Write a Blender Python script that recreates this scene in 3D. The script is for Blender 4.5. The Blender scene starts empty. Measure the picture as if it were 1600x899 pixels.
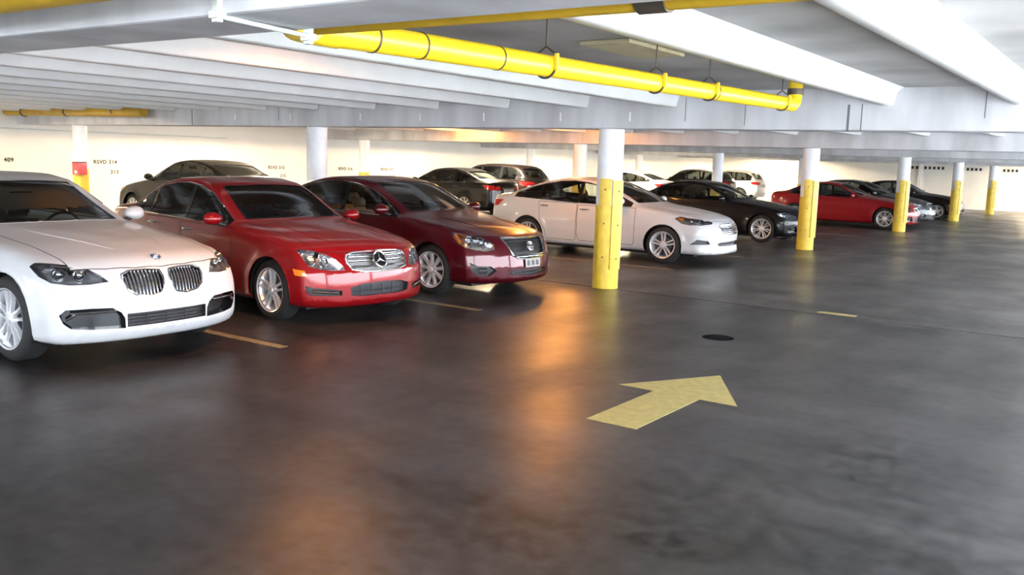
import bpy, bmesh, math, random
import numpy as np
from mathutils import Matrix, Vector
EXPOSURE = 0.4; SKY = 15.0; SUN = 40.0; LENS = 40.0
# joists stand every 1.335 m from X = -1.30; the lamps sit midway between two of them
JM = lambda k: -1.30-1.335*(k+.5)
LAMPS_SODIUM = [(JM(7), 18.5, 85, 'above the middle aisle'), (JM(5), 13.6, 80, 'just past the nearest column line'), (JM(3), 5.6, 42, 'over the bright red sedan'), (JM(10), 19.4, 110, 'close to the second beam')]
LAMPS_WARM = [(JM(12), y, 900, s) for y, s in ((6.8, 'at the left end'), (15.5, 'behind the bright red sedan'), (24.5, 'above the black sedan'), (33.5, 'above the light sedan'), (42.5, 'above the boxy utility vehicle'), (50.5, 'at its far corner'))]+[(JM(2), 50.4, 420, 'and the end wall')]  # unseen lamps added to brighten the left wall and the end wall
random.seed(7)
scn = bpy.context.scene; COL = scn.collection
# ---------------------------------------------------------------- camera
# rows: the garage's X (away from the cars), Y (down the aisle) and Z in camera axes (right, down, forward)
CAM_R = np.array([[0.8169128116947055, 0.1051193496099543, -0.5671008556038607],
                  [0.5758700898439612, -0.09402347675049795, 0.812116509771139],
                  [0.03204836520259115, -0.9900048020880146, -0.1373440720617842]])
CAM_H = 1.745
cd = bpy.data.cameras.new('camera'); cam = bpy.data.objects.new('camera', cd); COL.objects.link(cam)
cd.sensor_width = 36.0; cd.lens = 1430/1600*36.0; cd.clip_end = 300
_m = Matrix.Identity(4)
for i in range(3):
    _m[i][0] = CAM_R[i][0]; _m[i][1] = -CAM_R[i][1]; _m[i][2] = -CAM_R[i][2]
_m[2][3] = CAM_H; cam.matrix_world = _m
scn.camera = cam
# ---------------------------------------------------------------- sky, sun, exposure
scn.view_settings.view_transform = 'Standard'; scn.view_settings.look = 'None'
scn.view_settings.gamma = 1.0; scn.view_settings.use_curve_mapping = False
scn.view_settings.exposure = EXPOSURE
world = bpy.data.worlds.new('sky'); scn.world = world; world.use_nodes = True
nt = world.node_tree; nt.nodes.clear()
wo = nt.nodes.new('ShaderNodeOutputWorld'); bg = nt.nodes.new('ShaderNodeBackground')
tc = nt.nodes.new('ShaderNodeTexCoord'); sx = nt.nodes.new('ShaderNodeSeparateXYZ'); rp = nt.nodes.new('ShaderNodeValToRGB')
nt.links.new(tc.outputs['Generated'], sx.inputs[0]); nt.links.new(sx.outputs['Z'], rp.inputs[0])
rp.color_ramp.elements[0].color = (.92, .96, 1.0, 1); rp.color_ramp.elements[1].color = (.42, .64, 1.0, 1)
nt.links.new(rp.outputs[0], bg.inputs[0]); bg.inputs[1].default_value = SKY; nt.links.new(bg.outputs[0], wo.inputs[0])
sd = bpy.data.lights.new('sun', 'SUN'); sd.energy = SUN; sd.angle = .01; sd.color = (1, .96, .88)
sun = bpy.data.objects.new('sun', sd); COL.objects.link(sun); sun.rotation_euler = (math.radians(-18), math.radians(28), 0)
# ---------------------------------------------------------------- materials
def nodes(name):
    m = bpy.data.materials.new(name); m.use_nodes = True; t = m.node_tree; t.nodes.clear()
    o = t.nodes.new('ShaderNodeOutputMaterial'); return m, t, o
def N(t, k, **kw):
    n = t.nodes.new(k)
    for a, v in kw.items(): setattr(n, a, v)
    return n
def mat(name, col, rough=.5, metal=0., coat=0., emit=None, es=0., noise=0., nscale=8., bump=0., bscale=60., spec=.5, col2=None, rough2=None, stretch=(1, 1, 1)):
    m, t, o = nodes(name); b = N(t, 'ShaderNodeBsdfPrincipled'); t.links.new(b.outputs[0], o.inputs[0])
    b.inputs['Base Color'].default_value = (*col, 1); b.inputs['Roughness'].default_value = rough; b.inputs['Metallic'].default_value = metal
    b.inputs['Coat Weight'].default_value = coat; b.inputs['Coat Roughness'].default_value = .06; b.inputs['Specular IOR Level'].default_value = spec
    if emit: b.inputs['Emission Color'].default_value = (*emit, 1); b.inputs['Emission Strength'].default_value = es
    tc = N(t, 'ShaderNodeTexCoord'); mp = N(t, 'ShaderNodeMapping'); t.links.new(tc.outputs['Object'], mp.inputs[0]); mp.inputs['Scale'].default_value = stretch
    if noise or col2:
        nz = N(t, 'ShaderNodeTexNoise'); nz.inputs['Scale'].default_value = nscale; nz.inputs['Detail'].default_value = 6; t.links.new(mp.outputs[0], nz.inputs['Vector'])
        r = N(t, 'ShaderNodeValToRGB'); r.color_ramp.elements[0].position = .33; r.color_ramp.elements[1].position = .68
        c2 = col2 or tuple(max(0, c*(1-noise)) for c in col)
        r.color_ramp.elements[0].color = (*c2, 1); r.color_ramp.elements[1].color = (*col, 1)
        t.links.new(nz.outputs[0], r.inputs[0]); t.links.new(r.outputs[0], b.inputs['Base Color'])
        if rough2 is not None:
            mr = N(t, 'ShaderNodeMapRange'); mr.inputs[1].default_value = .3; mr.inputs[2].default_value = .7; mr.inputs[3].default_value = rough2; mr.inputs[4].default_value = rough
            t.links.new(nz.outputs[0], mr.inputs[0]); t.links.new(mr.outputs[0], b.inputs['Roughness'])
    if bump:
        n2 = N(t, 'ShaderNodeTexNoise'); n2.inputs['Scale'].default_value = bscale; n2.inputs['Detail'].default_value = 4; t.links.new(mp.outputs[0], n2.inputs['Vector'])
        bp = N(t, 'ShaderNodeBump'); bp.inputs['Strength'].default_value = bump; bp.inputs['Distance'].default_value = .01
        t.links.new(n2.outputs[0], bp.inputs['Height']); t.links.new(bp.outputs[0], b.inputs['Normal'])
    return m
def glass(name, tint, gloss=.5, rough=.02):
    m, t, o = nodes(name); tr = N(t, 'ShaderNodeBsdfTransparent'); tr.inputs[0].default_value = (*tint, 1)
    g = N(t, 'ShaderNodeBsdfGlossy'); g.inputs['Roughness'].default_value = rough; g.inputs[0].default_value = (.9, .95, 1, 1)
    fr = N(t, 'ShaderNodeFresnel'); fr.inputs[0].default_value = 1.5
    mu = N(t, 'ShaderNodeMath', operation='MULTIPLY_ADD'); mu.inputs[1].default_value = 1.0; mu.inputs[2].default_value = gloss*.1; t.links.new(fr.outputs[0], mu.inputs[0])
    mx = N(t, 'ShaderNodeMixShader'); t.links.new(mu.outputs[0], mx.inputs[0]); t.links.new(tr.outputs[0], mx.inputs[1]); t.links.new(g.outputs[0], mx.inputs[2]); t.links.new(mx.outputs[0], o.inputs[0])
    return m
M = {}
M['ceiling'] = mat('ceiling paint', (.90, .91, .90), .6, noise=.12, nscale=1.3, bump=.15, bscale=14)
M['slab'] = mat('slab paint', (.54, .54, .54), .65, noise=.42, nscale=.9, bump=.2, bscale=9)
M['beam'] = mat('beam paint', (.62, .63, .66), .55, noise=.3, nscale=2.2, bump=.15, bscale=18, stretch=(1.2, 1, .25))
M['wall'] = mat('wall paint', (.84, .82, .77), .7, noise=.1, nscale=.7, bump=.1, bscale=10)
M['endwall'] = mat('end wall paint', (.80, .79, .75), .7, noise=.12, nscale=.6)
M['white_col'] = mat('column white paint', (.80, .82, .86), .45, noise=.12, nscale=5, bump=.08, bscale=30)
M['yellow'] = mat('yellow safety paint', (.80, .56, .05), .4, noise=.22, nscale=9, bump=.08, bscale=40)
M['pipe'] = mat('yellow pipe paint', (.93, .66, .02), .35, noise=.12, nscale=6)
M['mustard'] = mat('shaded mustard pipe paint', (.50, .31, .02), .45, noise=.2, nscale=5)  # darker than the drain pipe's yellow; the branch pipe's shade put into the colour
M['joint'] = mat('dirty joint', (.16, .16, .17), .8)
M['strap'] = mat('dark strap steel', (.10, .08, .06), .5, .6)
M['pale_metal'] = mat('pale green painted steel', (.62, .68, .64), .4, .2)
M['marking'] = mat('worn yellow road paint', (.40, .325, .11), .6, noise=.35, nscale=14, col2=(.31, .255, .095))
M['lines'] = mat('faded stall line paint', (.28, .21, .10), .5, noise=.5, nscale=11)
M['stencil'] = mat('black stencil paint', (.015, .015, .017), .6)
M['red'] = mat('red enamel', (.55, .05, .06), .35, coat=.4)
M['white_box'] = mat('white enamel', (.85, .85, .85), .35)
M['ground'] = mat('outdoor concrete', (.62, .60, .56), .9, noise=.2, nscale=.4)
M['drain'] = mat('cast iron', (.008, .008, .009), .9, 0, spec=.03)
M['patch'] = mat('yellowed plate', (.62, .56, .36), .6, noise=.2, nscale=9)
# car materials
M['tyre'] = mat('tyre rubber', (.012, .012, .013), .75)
M['alloy'] = mat('bright alloy', (.80, .81, .84), .32, .55)
M['alloy_dark'] = mat('shadowed barrel metal', (.10, .10, .11), .5, .6)
M['chrome'] = mat('chrome', (.88, .89, .92), .08, 1.0)
M['black'] = mat('black plastic', (.013, .013, .015), .45)
M['gloss_black'] = mat('gloss black trim', (.008, .008, .01), .12, coat=.5)
M['mesh_grille'] = mat('grille mesh', (.05, .05, .055), .5, .3, noise=.7, nscale=160)
M['interior'] = mat('dark cabin trim', (.02, .02, .022), .7)
M['interior_beige'] = mat('beige cabin trim', (.36, .33, .27), .75)
M['seat_dark'] = mat('charcoal leather', (.035, .034, .036), .5)
M['seat_beige'] = mat('pale beige cloth', (.52, .50, .44), .8)
M['amber'] = mat('amber lens', (.85, .25, .02), .15, coat=.6)
M['red_lens'] = mat('red lamp lens', (.45, .01, .012), .12, coat=.8)
M['reflector'] = mat('lamp reflector', (.80, .80, .82), .16, 1.0)
M['lamp_dark'] = mat('lamp housing', (.30, .30, .31), .25, .6)
M['recess'] = mat('dark recess plastic', (.03, .03, .033), .4)
M['bulb'] = glass('projector glass', (.9, .93, .95), 1.5)
M['lens'] = glass('clear lamp lens', (.92, .93, .95), .3)
M['glass'] = glass('tinted window glass', (.66, .71, .68), .45)
M['glass_clear'] = glass('clear window glass', (.84, .88, .84), .45)
M['glass_dark'] = glass('dark tinted glass', (.30, .33, .32), .4)
M['seam'] = mat('panel gap', (.006, .006, .007), .7)
M['plate'] = mat('number plate', (.35, .34, .33), .5)
def paint(name, col, metal=.0, rough=.35, coat=.7): return mat(name, col, rough, metal, coat=coat, spec=.2)
M['p_white'] = paint('white car paint', (.52, .53, .55)); M['p_white2'] = paint('pearl white car paint', (.52, .515, .525))
M['p_red'] = paint('bright red car paint', (.23, .003, .006), .15, .3); M['p_maroon'] = paint('dark maroon car paint', (.075, .003, .008), .3, .3)
M['p_black'] = paint('black car paint', (.005, .0045, .006), 0, .3, .3); M['p_red2'] = paint('deep red car paint', (.26, .006, .010), .15)
M['p_grey'] = paint('dark grey car paint', (.03, .034, .034), .2, .35, .5); M['p_bronze'] = paint('dark grey brown car paint', (.02, .017, .014), 0, .3, .25)
M['p_black2'] = paint('brown black car paint', (.010, .007, .007), 0, .3, .3); M['p_silver'] = paint('silver white car paint', (.66, .64, .62), .1)
# ---------------------------------------------------------------- mesh helpers
def put(name, verts, faces, m=None, parent=None, smooth=False, mi=None, mats=None):
    me = bpy.data.meshes.new(name); me.from_pydata([tuple(map(float, v)) for v in verts], [], [tuple(map(int, f)) for f in faces])
    if mats:
        for a in mats: me.materials.append(a)
        if mi is not None: me.polygons.foreach_set('material_index', mi)
    elif m: me.materials.append(m)
    if smooth: me.polygons.foreach_set('use_smooth', [True]*len(me.polygons)); me.set_sharp_from_angle(angle=math.radians(38))
    me.validate(); me.update()
    o = bpy.data.objects.new(name, me); COL.objects.link(o)
    if parent: o.parent = parent
    return o
def link_mesh(name, me, parent, loc=(0, 0, 0), rot=(0, 0, 0)):
    o = bpy.data.objects.new(name, me); COL.objects.link(o); o.parent = parent; o.location = loc; o.rotation_euler = rot; return o
def tag(o, label=None, cat=None, group=None, kind=None):
    if label: o['label'] = label
    if cat: o['category'] = cat
    if group: o['group'] = group
    if kind: o['kind'] = kind
    return o
def empty(name, loc=(0, 0, 0), rz=0):
    o = bpy.data.objects.new(name, None); COL.objects.link(o); o.location = loc; o.rotation_euler = (0, 0, rz); o.empty_display_size = .2; return o
class MB:
    def __init__(s): s.v = []; s.f = []
    def add(s, v, f):
        n = len(s.v); s.v += [tuple(p) for p in v]; s.f += [tuple(i+n for i in q) for q in f]; return s
    def box(s, a, b):
        (x0, y0, z0), (x1, y1, z1) = a, b
        return s.add([(x0, y0, z0), (x1, y0, z0), (x1, y1, z0), (x0, y1, z0), (x0, y0, z1), (x1, y0, z1), (x1, y1, z1), (x0, y1, z1)],
                     [(0, 3, 2, 1), (4, 5, 6, 7), (0, 1, 5, 4), (1, 2, 6, 5), (2, 3, 7, 6), (3, 0, 4, 7)])
    def bbox(s, a, b, r=.01):      # bevelled box
        bm = bmesh.new(); c = [(a[i]+b[i])/2 for i in range(3)]; d = [abs(b[i]-a[i]) for i in range(3)]
        bmesh.ops.create_cube(bm, size=1, matrix=Matrix.Translation(c) @ Matrix.Diagonal((*d, 1)))
        bmesh.ops.bevel(bm, geom=bm.edges[:], offset=min(r, min(d)*.45), segments=2, affect='EDGES', profile=.5)
        bm.verts.index_update(); s.add([v.co[:] for v in bm.verts], [[v.index for v in f.verts] for f in bm.faces]); bm.free(); return s
    def tube(s, pts, r, n=12, caps=True):
        pts = [Vector(p) for p in pts]; rs = r if hasattr(r, '__len__') else [r]*len(pts); rings = []; up = None
        for i, p in enumerate(pts):
            t = (pts[min(i+1, len(pts)-1)]-pts[max(i-1, 0)]).normalized()
            if up is None: up = Vector((0, 0, 1)) if abs(t.z) < .9 else Vector((1, 0, 0))
            a = t.cross(up).normalized(); b = a.cross(t).normalized(); up = b
            rings.append([p+(a*math.cos(2*math.pi*k/n)+b*math.sin(2*math.pi*k/n))*rs[i] for k in range(n)])
        v = [q for g in rings for q in g]; f = []
        for i in range(len(rings)-1):
            for k in range(n): f.append((i*n+k, i*n+(k+1) % n, (i+1)*n+(k+1) % n, (i+1)*n+k))
        if caps: f.append(tuple(range(n))[::-1]); f.append(tuple((len(rings)-1)*n+k for k in range(n)))
        return s.add(v, f)
    def lathe(s, prof, axis='z', n=32, c=(0, 0, 0), closed=False):
        v = []; f = []; m = len(prof)
        for k in range(n):
            a = 2*math.pi*k/n; ca, sa = math.cos(a), math.sin(a)
            for r, h in prof:
                p = (r*ca, r*sa, h) if axis == 'z' else ((r*ca, h, r*sa) if axis == 'y' else (h, r*ca, r*sa))
                v.append((p[0]+c[0], p[1]+c[1], p[2]+c[2]))
        for k in range(n):
            k2 = (k+1) % n
            for i in range(m if closed else m-1):
                j = (i+1) % m; f.append((k*m+i, k*m+j, k2*m+j, k2*m+i))
        return s.add(v, f)
    def prism(s, poly, z0, z1):    # poly in xy
        n = len(poly); v = [(x, y, z0) for x, y in poly]+[(x, y, z1) for x, y in poly]
        return s.add(v, [tuple(range(n))[::-1], tuple(range(n, 2*n))]+[(i, (i+1) % n, n+(i+1) % n, n+i) for i in range(n)])
    def build(s, name, m, parent=None, smooth=False): return put(name, s.v, s.f, m, parent, smooth)

# ---------------------------------------------------------------- the garage shell
XW, XE, YS, YN = -22.0, 1.6, -10.0, 53.0        # left wall, open right side, open rear side, end wall
BAY0, BAY = 2.30, 8.98; ZB, ZJ, ZS = 2.218, 2.50, 2.70
BEAMS = [BAY0+BAY*k for k in range(-1, 6)]
ROWS = [-6.31, -12.2, -19.8]
def floor_material(k=1.0):
    m, t, o = nodes('sealed dark concrete'); b = N(t, 'ShaderNodeBsdfPrincipled'); t.links.new(b.outputs[0], o.inputs[0])
    tc = N(t, 'ShaderNodeTexCoord'); L = t.links.new
    def noise(scale, detail, stretch=(1, 1, 1), dist=0.):
        mp = N(t, 'ShaderNodeMapping'); mp.inputs['Scale'].default_value = stretch; L(tc.outputs['Object'], mp.inputs[0])
        n = N(t, 'ShaderNodeTexNoise'); n.inputs['Scale'].default_value = scale; n.inputs['Detail'].default_value = detail; n.inputs['Distortion'].default_value = dist; L(mp.outputs[0], n.inputs['Vector']); return n
    n1 = noise(.55, 7, (1, .7, 1)); n2 = noise(9, 8); n3 = noise(1.1, 3, (1, .5, 1)); n4 = noise(60, 3); n5 = noise(1.6, 6, (.32, 1.25, 1))
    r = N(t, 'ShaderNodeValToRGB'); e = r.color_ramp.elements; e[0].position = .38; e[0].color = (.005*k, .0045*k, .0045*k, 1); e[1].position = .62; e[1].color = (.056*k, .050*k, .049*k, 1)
    mx = N(t, 'ShaderNodeMath', operation='MULTIPLY_ADD'); mx.inputs[1].default_value = .35; L(n2.outputs[0], mx.inputs[0]); 
    m2 = N(t, 'ShaderNodeMath', operation='MULTIPLY'); m2.inputs[1].default_value = .65; m5 = N(t, 'ShaderNodeMath', operation='MULTIPLY_ADD'); m5.inputs[1].default_value = .5; hv = N(t, 'ShaderNodeMath', operation='MULTIPLY'); hv.inputs[1].default_value = .5; L(n1.outputs[0], hv.inputs[0]); L(n5.outputs[0], m5.inputs[0]); L(hv.outputs[0], m5.inputs[2]); L(m5.outputs[0], m2.inputs[0]); L(m2.outputs[0], mx.inputs[2]); L(mx.outputs[0], r.inputs[0]); L(r.outputs[0], b.inputs['Base Color'])
    mr = N(t, 'ShaderNodeMapRange'); mr.inputs[1].default_value = .35; mr.inputs[2].default_value = .65; b.inputs['Specular IOR Level'].default_value = .36; mr.inputs[3].default_value = .29; mr.inputs[4].default_value = .43; L(n3.outputs[0], mr.inputs[0]); L(mr.outputs[0], b.inputs['Roughness'])
    ad = N(t, 'ShaderNodeMath', operation='MULTIPLY_ADD'); ad.inputs[1].default_value = .09; L(n4.outputs[0], ad.inputs[0]); L(n3.outputs[0], ad.inputs[2])
    bp = N(t, 'ShaderNodeBump'); bp.inputs['Strength'].default_value = .22; bp.inputs['Distance'].default_value = .02; L(ad.outputs[0], bp.inputs['Height']); L(bp.outputs[0], b.inputs['Normal'])
    return m
M['floor'] = floor_material(); M['floor_pale'] = floor_material(1.7)
fl = MB(); xs = [XW, XE]; gap = .02                 # one slab per bay with an open joint under each beam line
cuts = [YS]+[b for b in BEAMS if b > 5]+[YN]
slabs = MB()
for a, b in zip(cuts[:-1], cuts[1:]): slabs.box((XW-.3, a+gap, -.25), (XE, b-gap, 0))
floor = slabs.build('floor', M['floor']); floor.data.materials.append(M['floor_pale'])
for p in floor.data.polygons: p.material_index = 1 if p.center.y > 11.3 else 0      # the slabs past the joint have a paler base colour
tag(floor, 'dark sealed concrete parking floor with worn patches', kind='structure')
put('joint_filler', *(lambda q: (q.v, q.f))(MB().box((XW-.3, YS, -.30), (XE, YN, -.02))), M['seam'], floor)
ceiling = MB().box((XW-.3, YS, ZS), (XE+.3, YN+.3, ZS+.2)).build('ceiling', M['slab']); tag(ceiling, 'grey concrete slab overhead', kind='structure')
# beams under the slab, one per column line
for k, b in enumerate(BEAMS):
    if b-.2 < YS: continue
    bo = MB().bbox((XW, b-.2, ZB), (XE, b+.2, ZS+.02), .015).build('beam', M['beam'], ceiling)
    if abs(b-BAY0-BAY) < .1:       # hairline form joints and pale drips on the beam facing the camera
        for x, z0, w in ((-15.38, ZB+.0, .02), (-3.05, ZB-.004, .028), (-2.90, ZB+.0, .012), (-4.3, ZB+.05, .01), (-1.62, ZB+.14, .012), (-5.1, ZB+.1, .01), (-12.9, ZB+.1, .012)): MB().box((x-w/2, b-.2025, z0), (x+w/2, b-.19, z0+.30)).build('form_joint', M['joint'], bo)
        for x in (-14.1, -12.6, -10.9, -9.6, -8.35, -7.0, -5.9, -17.0): MB().box((x-.012, b-.203, ZB+.10), (x+.012, b-.19, ZB+.22)).build('filler_streak', M['white_box'], bo)
# joists between the beams
JX = [-1.30+1.335*k for k in range(-15, 3)]; JX = [x for x in JX if x < XE-.2]
edges = [YS]+[b for b in BEAMS if b > YS]+[YN]
def joist_mesh(y0, y1):
    prof = [(-.06, ZJ), (.06, ZJ), (.075, ZJ+.012), (.10, ZJ+.14), (.135, ZS-.02), (.19, ZS+.005), (-.19, ZS+.005), (-.135, ZS-.02), (-.10, ZJ+.14), (-.075, ZJ+.012)]
    n = len(prof); v = [(x, y0, z) for x, z in prof]+[(x, y1, z) for x, z in prof]
    f = [tuple(range(n)), tuple(range(2*n-1, n-1, -1))]+[(i, n+i, n+(i+1) % n, (i+1) % n) for i in range(n)]
    me = bpy.data.meshes.new('joist'); me.from_pydata(v, [], f); me.materials.append(M['ceiling']); me.polygons.foreach_set('use_smooth', [True]*len(me.polygons)); me.set_sharp_from_angle(angle=math.radians(50)); return me
x_cut = -1.30-1.335*2
for k, (a, b) in enumerate(zip(edges[:-1], edges[1:])):
    me = joist_mesh(a+.19, b-.19)
    for x in JX:
        if abs(x-x_cut) < .2 and abs(a-BAY0) < .1: continue      # left out where the drain pipe hangs
        if x < XW+.3: continue
        link_mesh('joist', me, ceiling, (x, 0, 0))
wl = MB().box((XW-.25, YS, 0), (XW, YN, ZS)).build('wall_left', M['wall']); tag(wl, 'cream painted concrete wall with stencilled stall numbers', kind='structure')
wn = MB().box((XW, YN, 0), (XE, YN+.25, ZS)).build('wall_end', M['endwall']); tag(wn, 'pale end wall closing the far end of the aisle', kind='structure')
for x in (-10.6, -8.6, -6.9, -5.2, -3.0): MB().bbox((x-.09, YN-.12, 0), (x+.09, YN+.01, 2.35), .01).build('pilaster', M['endwall'], wn)
MB().tube([(XW+.02, YS+1, 2.12), (XW+.02, 17.0, 2.12)], .016, 8).build('conduit', M['pale_metal'], wl, True)
# open sides: low parapets and edge columns, daylight beyond
wr = MB().box((XE, YS, 0), (XE+.2, YN, .85)).build('wall_right', M['wall']); tag(wr, 'low parapet along the open side', kind='structure')
ws = MB().box((XW, YS-.2, 0), (XE, YS, .85)).build('wall_rear', M['wall']); tag(ws, 'low parapet behind the viewpoint', kind='structure')
gd = MB().box((XE+.2, -80, -.4), (90, 120, -.3)).box((-60, -90, -.4), (XE+.2, YS-.2, -.3)).build('ground', M['ground']); tag(gd, 'sunlit concrete outside the garage', kind='structure')
# ---------------------------------------------------------------- columns
def column(x, y, label, group, guard=True, yellow=1.17, rad=1.0):
    c = empty('column', (x, y, 0)); tag(c, label, 'column', group)
    n = 28; r = .178*rad
    MB().lathe([(r, yellow), (r, ZB+.004)], 'z', n).build('shaft', M['white_col'], c, True)
    MB().lathe([(r+.004, 0), (r+.003, yellow), (r-.01, yellow+.002)], 'z', n).build('painted_base', M['yellow'], c, True)
    if guard:      # steel guard plates standing off the shaft on the aisle side
        for a0, a1, z0, z1, nm in ((-100, -52, .30, 1.54, 'guard_plate'), (-46, 8, .28, 1.52, 'guard_plate')):
            q = MB(); ri, ro = r+.006, r+.030; k = 6; v = []; f = []
            for i in range(k+1):
                a = math.radians(a0+(a1-a0)*i/k)
                for rr, zz in ((ri, z0), (ro, z0), (ro, z1), (ri, z1)): v.append((rr*math.cos(a), rr*math.sin(a), zz))
            for i in range(k):
                for j in range(4): f.append((4*i+j, 4*i+4+j, 4*i+4+(j+1) % 4, 4*i+(j+1) % 4))
            f += [(0, 1, 2, 3), (4*k+3, 4*k+2, 4*k+1, 4*k)]
            g = q.add(v, f).build(nm, M['yellow'], c, False)
            am = math.radians((a0+a1)/2)
            for zz in (z0+.15, (z0+z1)/2, z1-.15):
                MB().lathe([(0, .006), (.010, .005), (.013, 0)], 'z', 10).build('bolt', M['strap'], g).matrix_basis = Matrix.Translation((ro*math.cos(am), ro*math.sin(am), zz)) @ Matrix.Rotation(am, 4, 'Z') @ Matrix.Rotation(math.pi/2, 4, 'Y')
    return c
ORD = ['nearest', 'second nearest', 'third', 'fourth', 'farthest']
for k in range(5):
    column(ROWS[0], BEAMS[2+k]+.06, f'{ORD[k]} round white column with yellow base in the row along the aisle', 'columns along the aisle')
for k in range(4):
    lab = ['white column behind the maroon sedan with brownish shaded side', 'white column rising behind the roof of the white four-door sedan', 'white column behind the black coupe roof', 'white column behind the deep red coupe'][k]
    column(ROWS[1], BEAMS[2+k]+.06, lab, 'columns of the middle row', guard=False)
for k in range(5):
    lab = ['white column by the far left wall carrying a red and white call box', 'slim column at the wall row glowing yellow behind the maroon sedan', 'slim yellow column beside the dark crossover at the left wall', 'slim yellow-based column standing next to the light sedan at the wall', 'slim yellow column beside the dark boxy utility vehicle at the wall'][k]
    column(ROWS[2], BEAMS[2+k]+.06, lab, 'columns near the left wall', guard=False, rad=.9, yellow=1.25)
for b in BEAMS[1:]:
    e = MB().box((XE-.05, b-.2, 0), (XE+.25, b+.2, ZB)).build('pilaster', M['white_col'], wr)
# ---------------------------------------------------------------- pipes
def pipe_bands(parent, p0, p1, ts, r):
    p0, p1 = Vector(p0), Vector(p1)
    for t in ts:
        c = p0.lerp(p1, t); d = (p1-p0).normalized()*.006
        MB().tube([c-d, c+d], r+.003, 20, True).build('joint_ring', M['strap'], parent, True)
main = empty('drain_pipe', (-3.1, 2.9, 0)); tag(main, 'bright yellow drain pipe hanging under the ceiling along the aisle', 'pipe')
a, b = Vector((-.02, .06, 2.292)), Vector((0, 6.3, 2.392))
MB().tube([a, a.lerp(b, .35), a.lerp(b, .7), b], .066, 24).build('pipe', M['pipe'], main, True)
MB().tube([b+Vector((0, -.05, 0)), b+Vector((0, .03, 0)), b+Vector((0, .075, .02)), b+Vector((0, .1, .06)), b+Vector((0, .105, .14)), b+Vector((0, .105, .30))], .07, 20).build('elbow', M['pipe'], main, True)
MB().tube([b+Vector((0, .105, .10)), b+Vector((0, .105, .16))], .078, 20).build('coupling', M['strap'], main, True)
MB().tube([a+Vector((.22, -.30, -.02)), a+Vector((.10, -.27, -.01)), a+Vector((.02, -.18, 0)), a+Vector((0, -.05, 0)), a+Vector((0, .06, 0))], .07, 20).build('bend', M['pipe'], main, True)
pipe_bands(main, a, b, (.045, .10, .205, .69), .066)
for t in (.285, .52, .675, .955):
    c = a.lerp(b, t); h = empty('x'); bpy.data.objects.remove(h)
    ring = [c+Vector((.074*math.cos(q), 0, .074*math.sin(q))) for q in np.linspace(math.radians(-200), math.radians(20), 18)]
    s = MB().tube(ring, .007, 6).build('hanger', M['strap'], main, True)
    yk = [c+Vector((-.074, 0, .02)), c+Vector((-.074, 0, .06)), c+Vector((0, 0, .115)), c+Vector((.074, 0, .06)), c+Vector((.074, 0, .02))]
    MB().tube(yk, .006, 6).build('yoke', M['strap'], s, True)
    MB().tube([c+Vector((0, 0, .11)), (c.x, c.y, ZS)], .005, 6).build('rod', M['strap'], s)
    MB().bbox(c+Vector((.066, -.012, -.03)), c+Vector((.09, .012, .07)), .004).build('clamp_tab', M['pipe'], s)
br = empty('branch_pipe', (-3.0, 2.62, 0)); tag(br, 'shadowed mustard pipe running along the far side of the nearest beam', 'pipe')
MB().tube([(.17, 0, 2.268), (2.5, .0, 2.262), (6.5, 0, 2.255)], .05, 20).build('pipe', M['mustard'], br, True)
MB().tube([(1.62, 0, 2.264), (1.72, 0, 2.264)], .057, 20).build('coupling', M['strap'], br, True)
nb_ = empty('service_pipe', (-6, 1.75, 0)); tag(nb_, 'mustard pipe crossing the top left corner in front of the nearest beam', 'pipe')
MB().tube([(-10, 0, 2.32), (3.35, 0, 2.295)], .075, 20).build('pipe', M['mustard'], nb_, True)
for x in (0., 2.2): MB().tube([(x-.04, 0, 2.30), (x+.04, 0, 2.30)], .083, 20).build('coupling', M['mustard'], nb_, True)
lp = empty('wall_pipe', (-19, 10.85, 0)); tag(lp, 'mustard pipe under the far joists ahead of the left wall column', 'pipe')
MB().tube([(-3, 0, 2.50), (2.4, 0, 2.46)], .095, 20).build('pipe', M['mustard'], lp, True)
for x in (-2.2, -.4, 1.4): MB().tube([(x-.03, 0, 2.48), (x+.03, 0, 2.48)], .102, 20).build('coupling', M['strap'], lp, True)
bk = empty('pipe_bracket', (-2.75, 2.3, 0)); tag(bk, 'pale steel trapeze bracket slung under the nearest beam', 'bracket')
MB().tube([(0, -.2, 2.212), (0, .22, 2.196)], .009, 10).build('rod', M['pale_metal'], bk, True)
for y, z0, z1 in ((-.21, 2.19, 2.45), (.21, 2.165, 2.27)):
    h = MB().bbox((-.018, y-.012, z0), (.018, y+.012, z1), .004).build('hanger_strap', M['pale_metal'], bk)
    MB().bbox((-.026, y-.02, z0+.012), (.026, y+.02, z0+.04), .004).build('nut', M['pale_metal'], h)
pt = MB().bbox((-3.86, 6.35, ZS-.034), (-3.42, 7.35, ZS-.002), .006).build('cover_plate', M['patch']); tag(pt, 'yellowed rectangular plate fixed to the slab beside the yellow pipe', 'cover plate')
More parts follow.
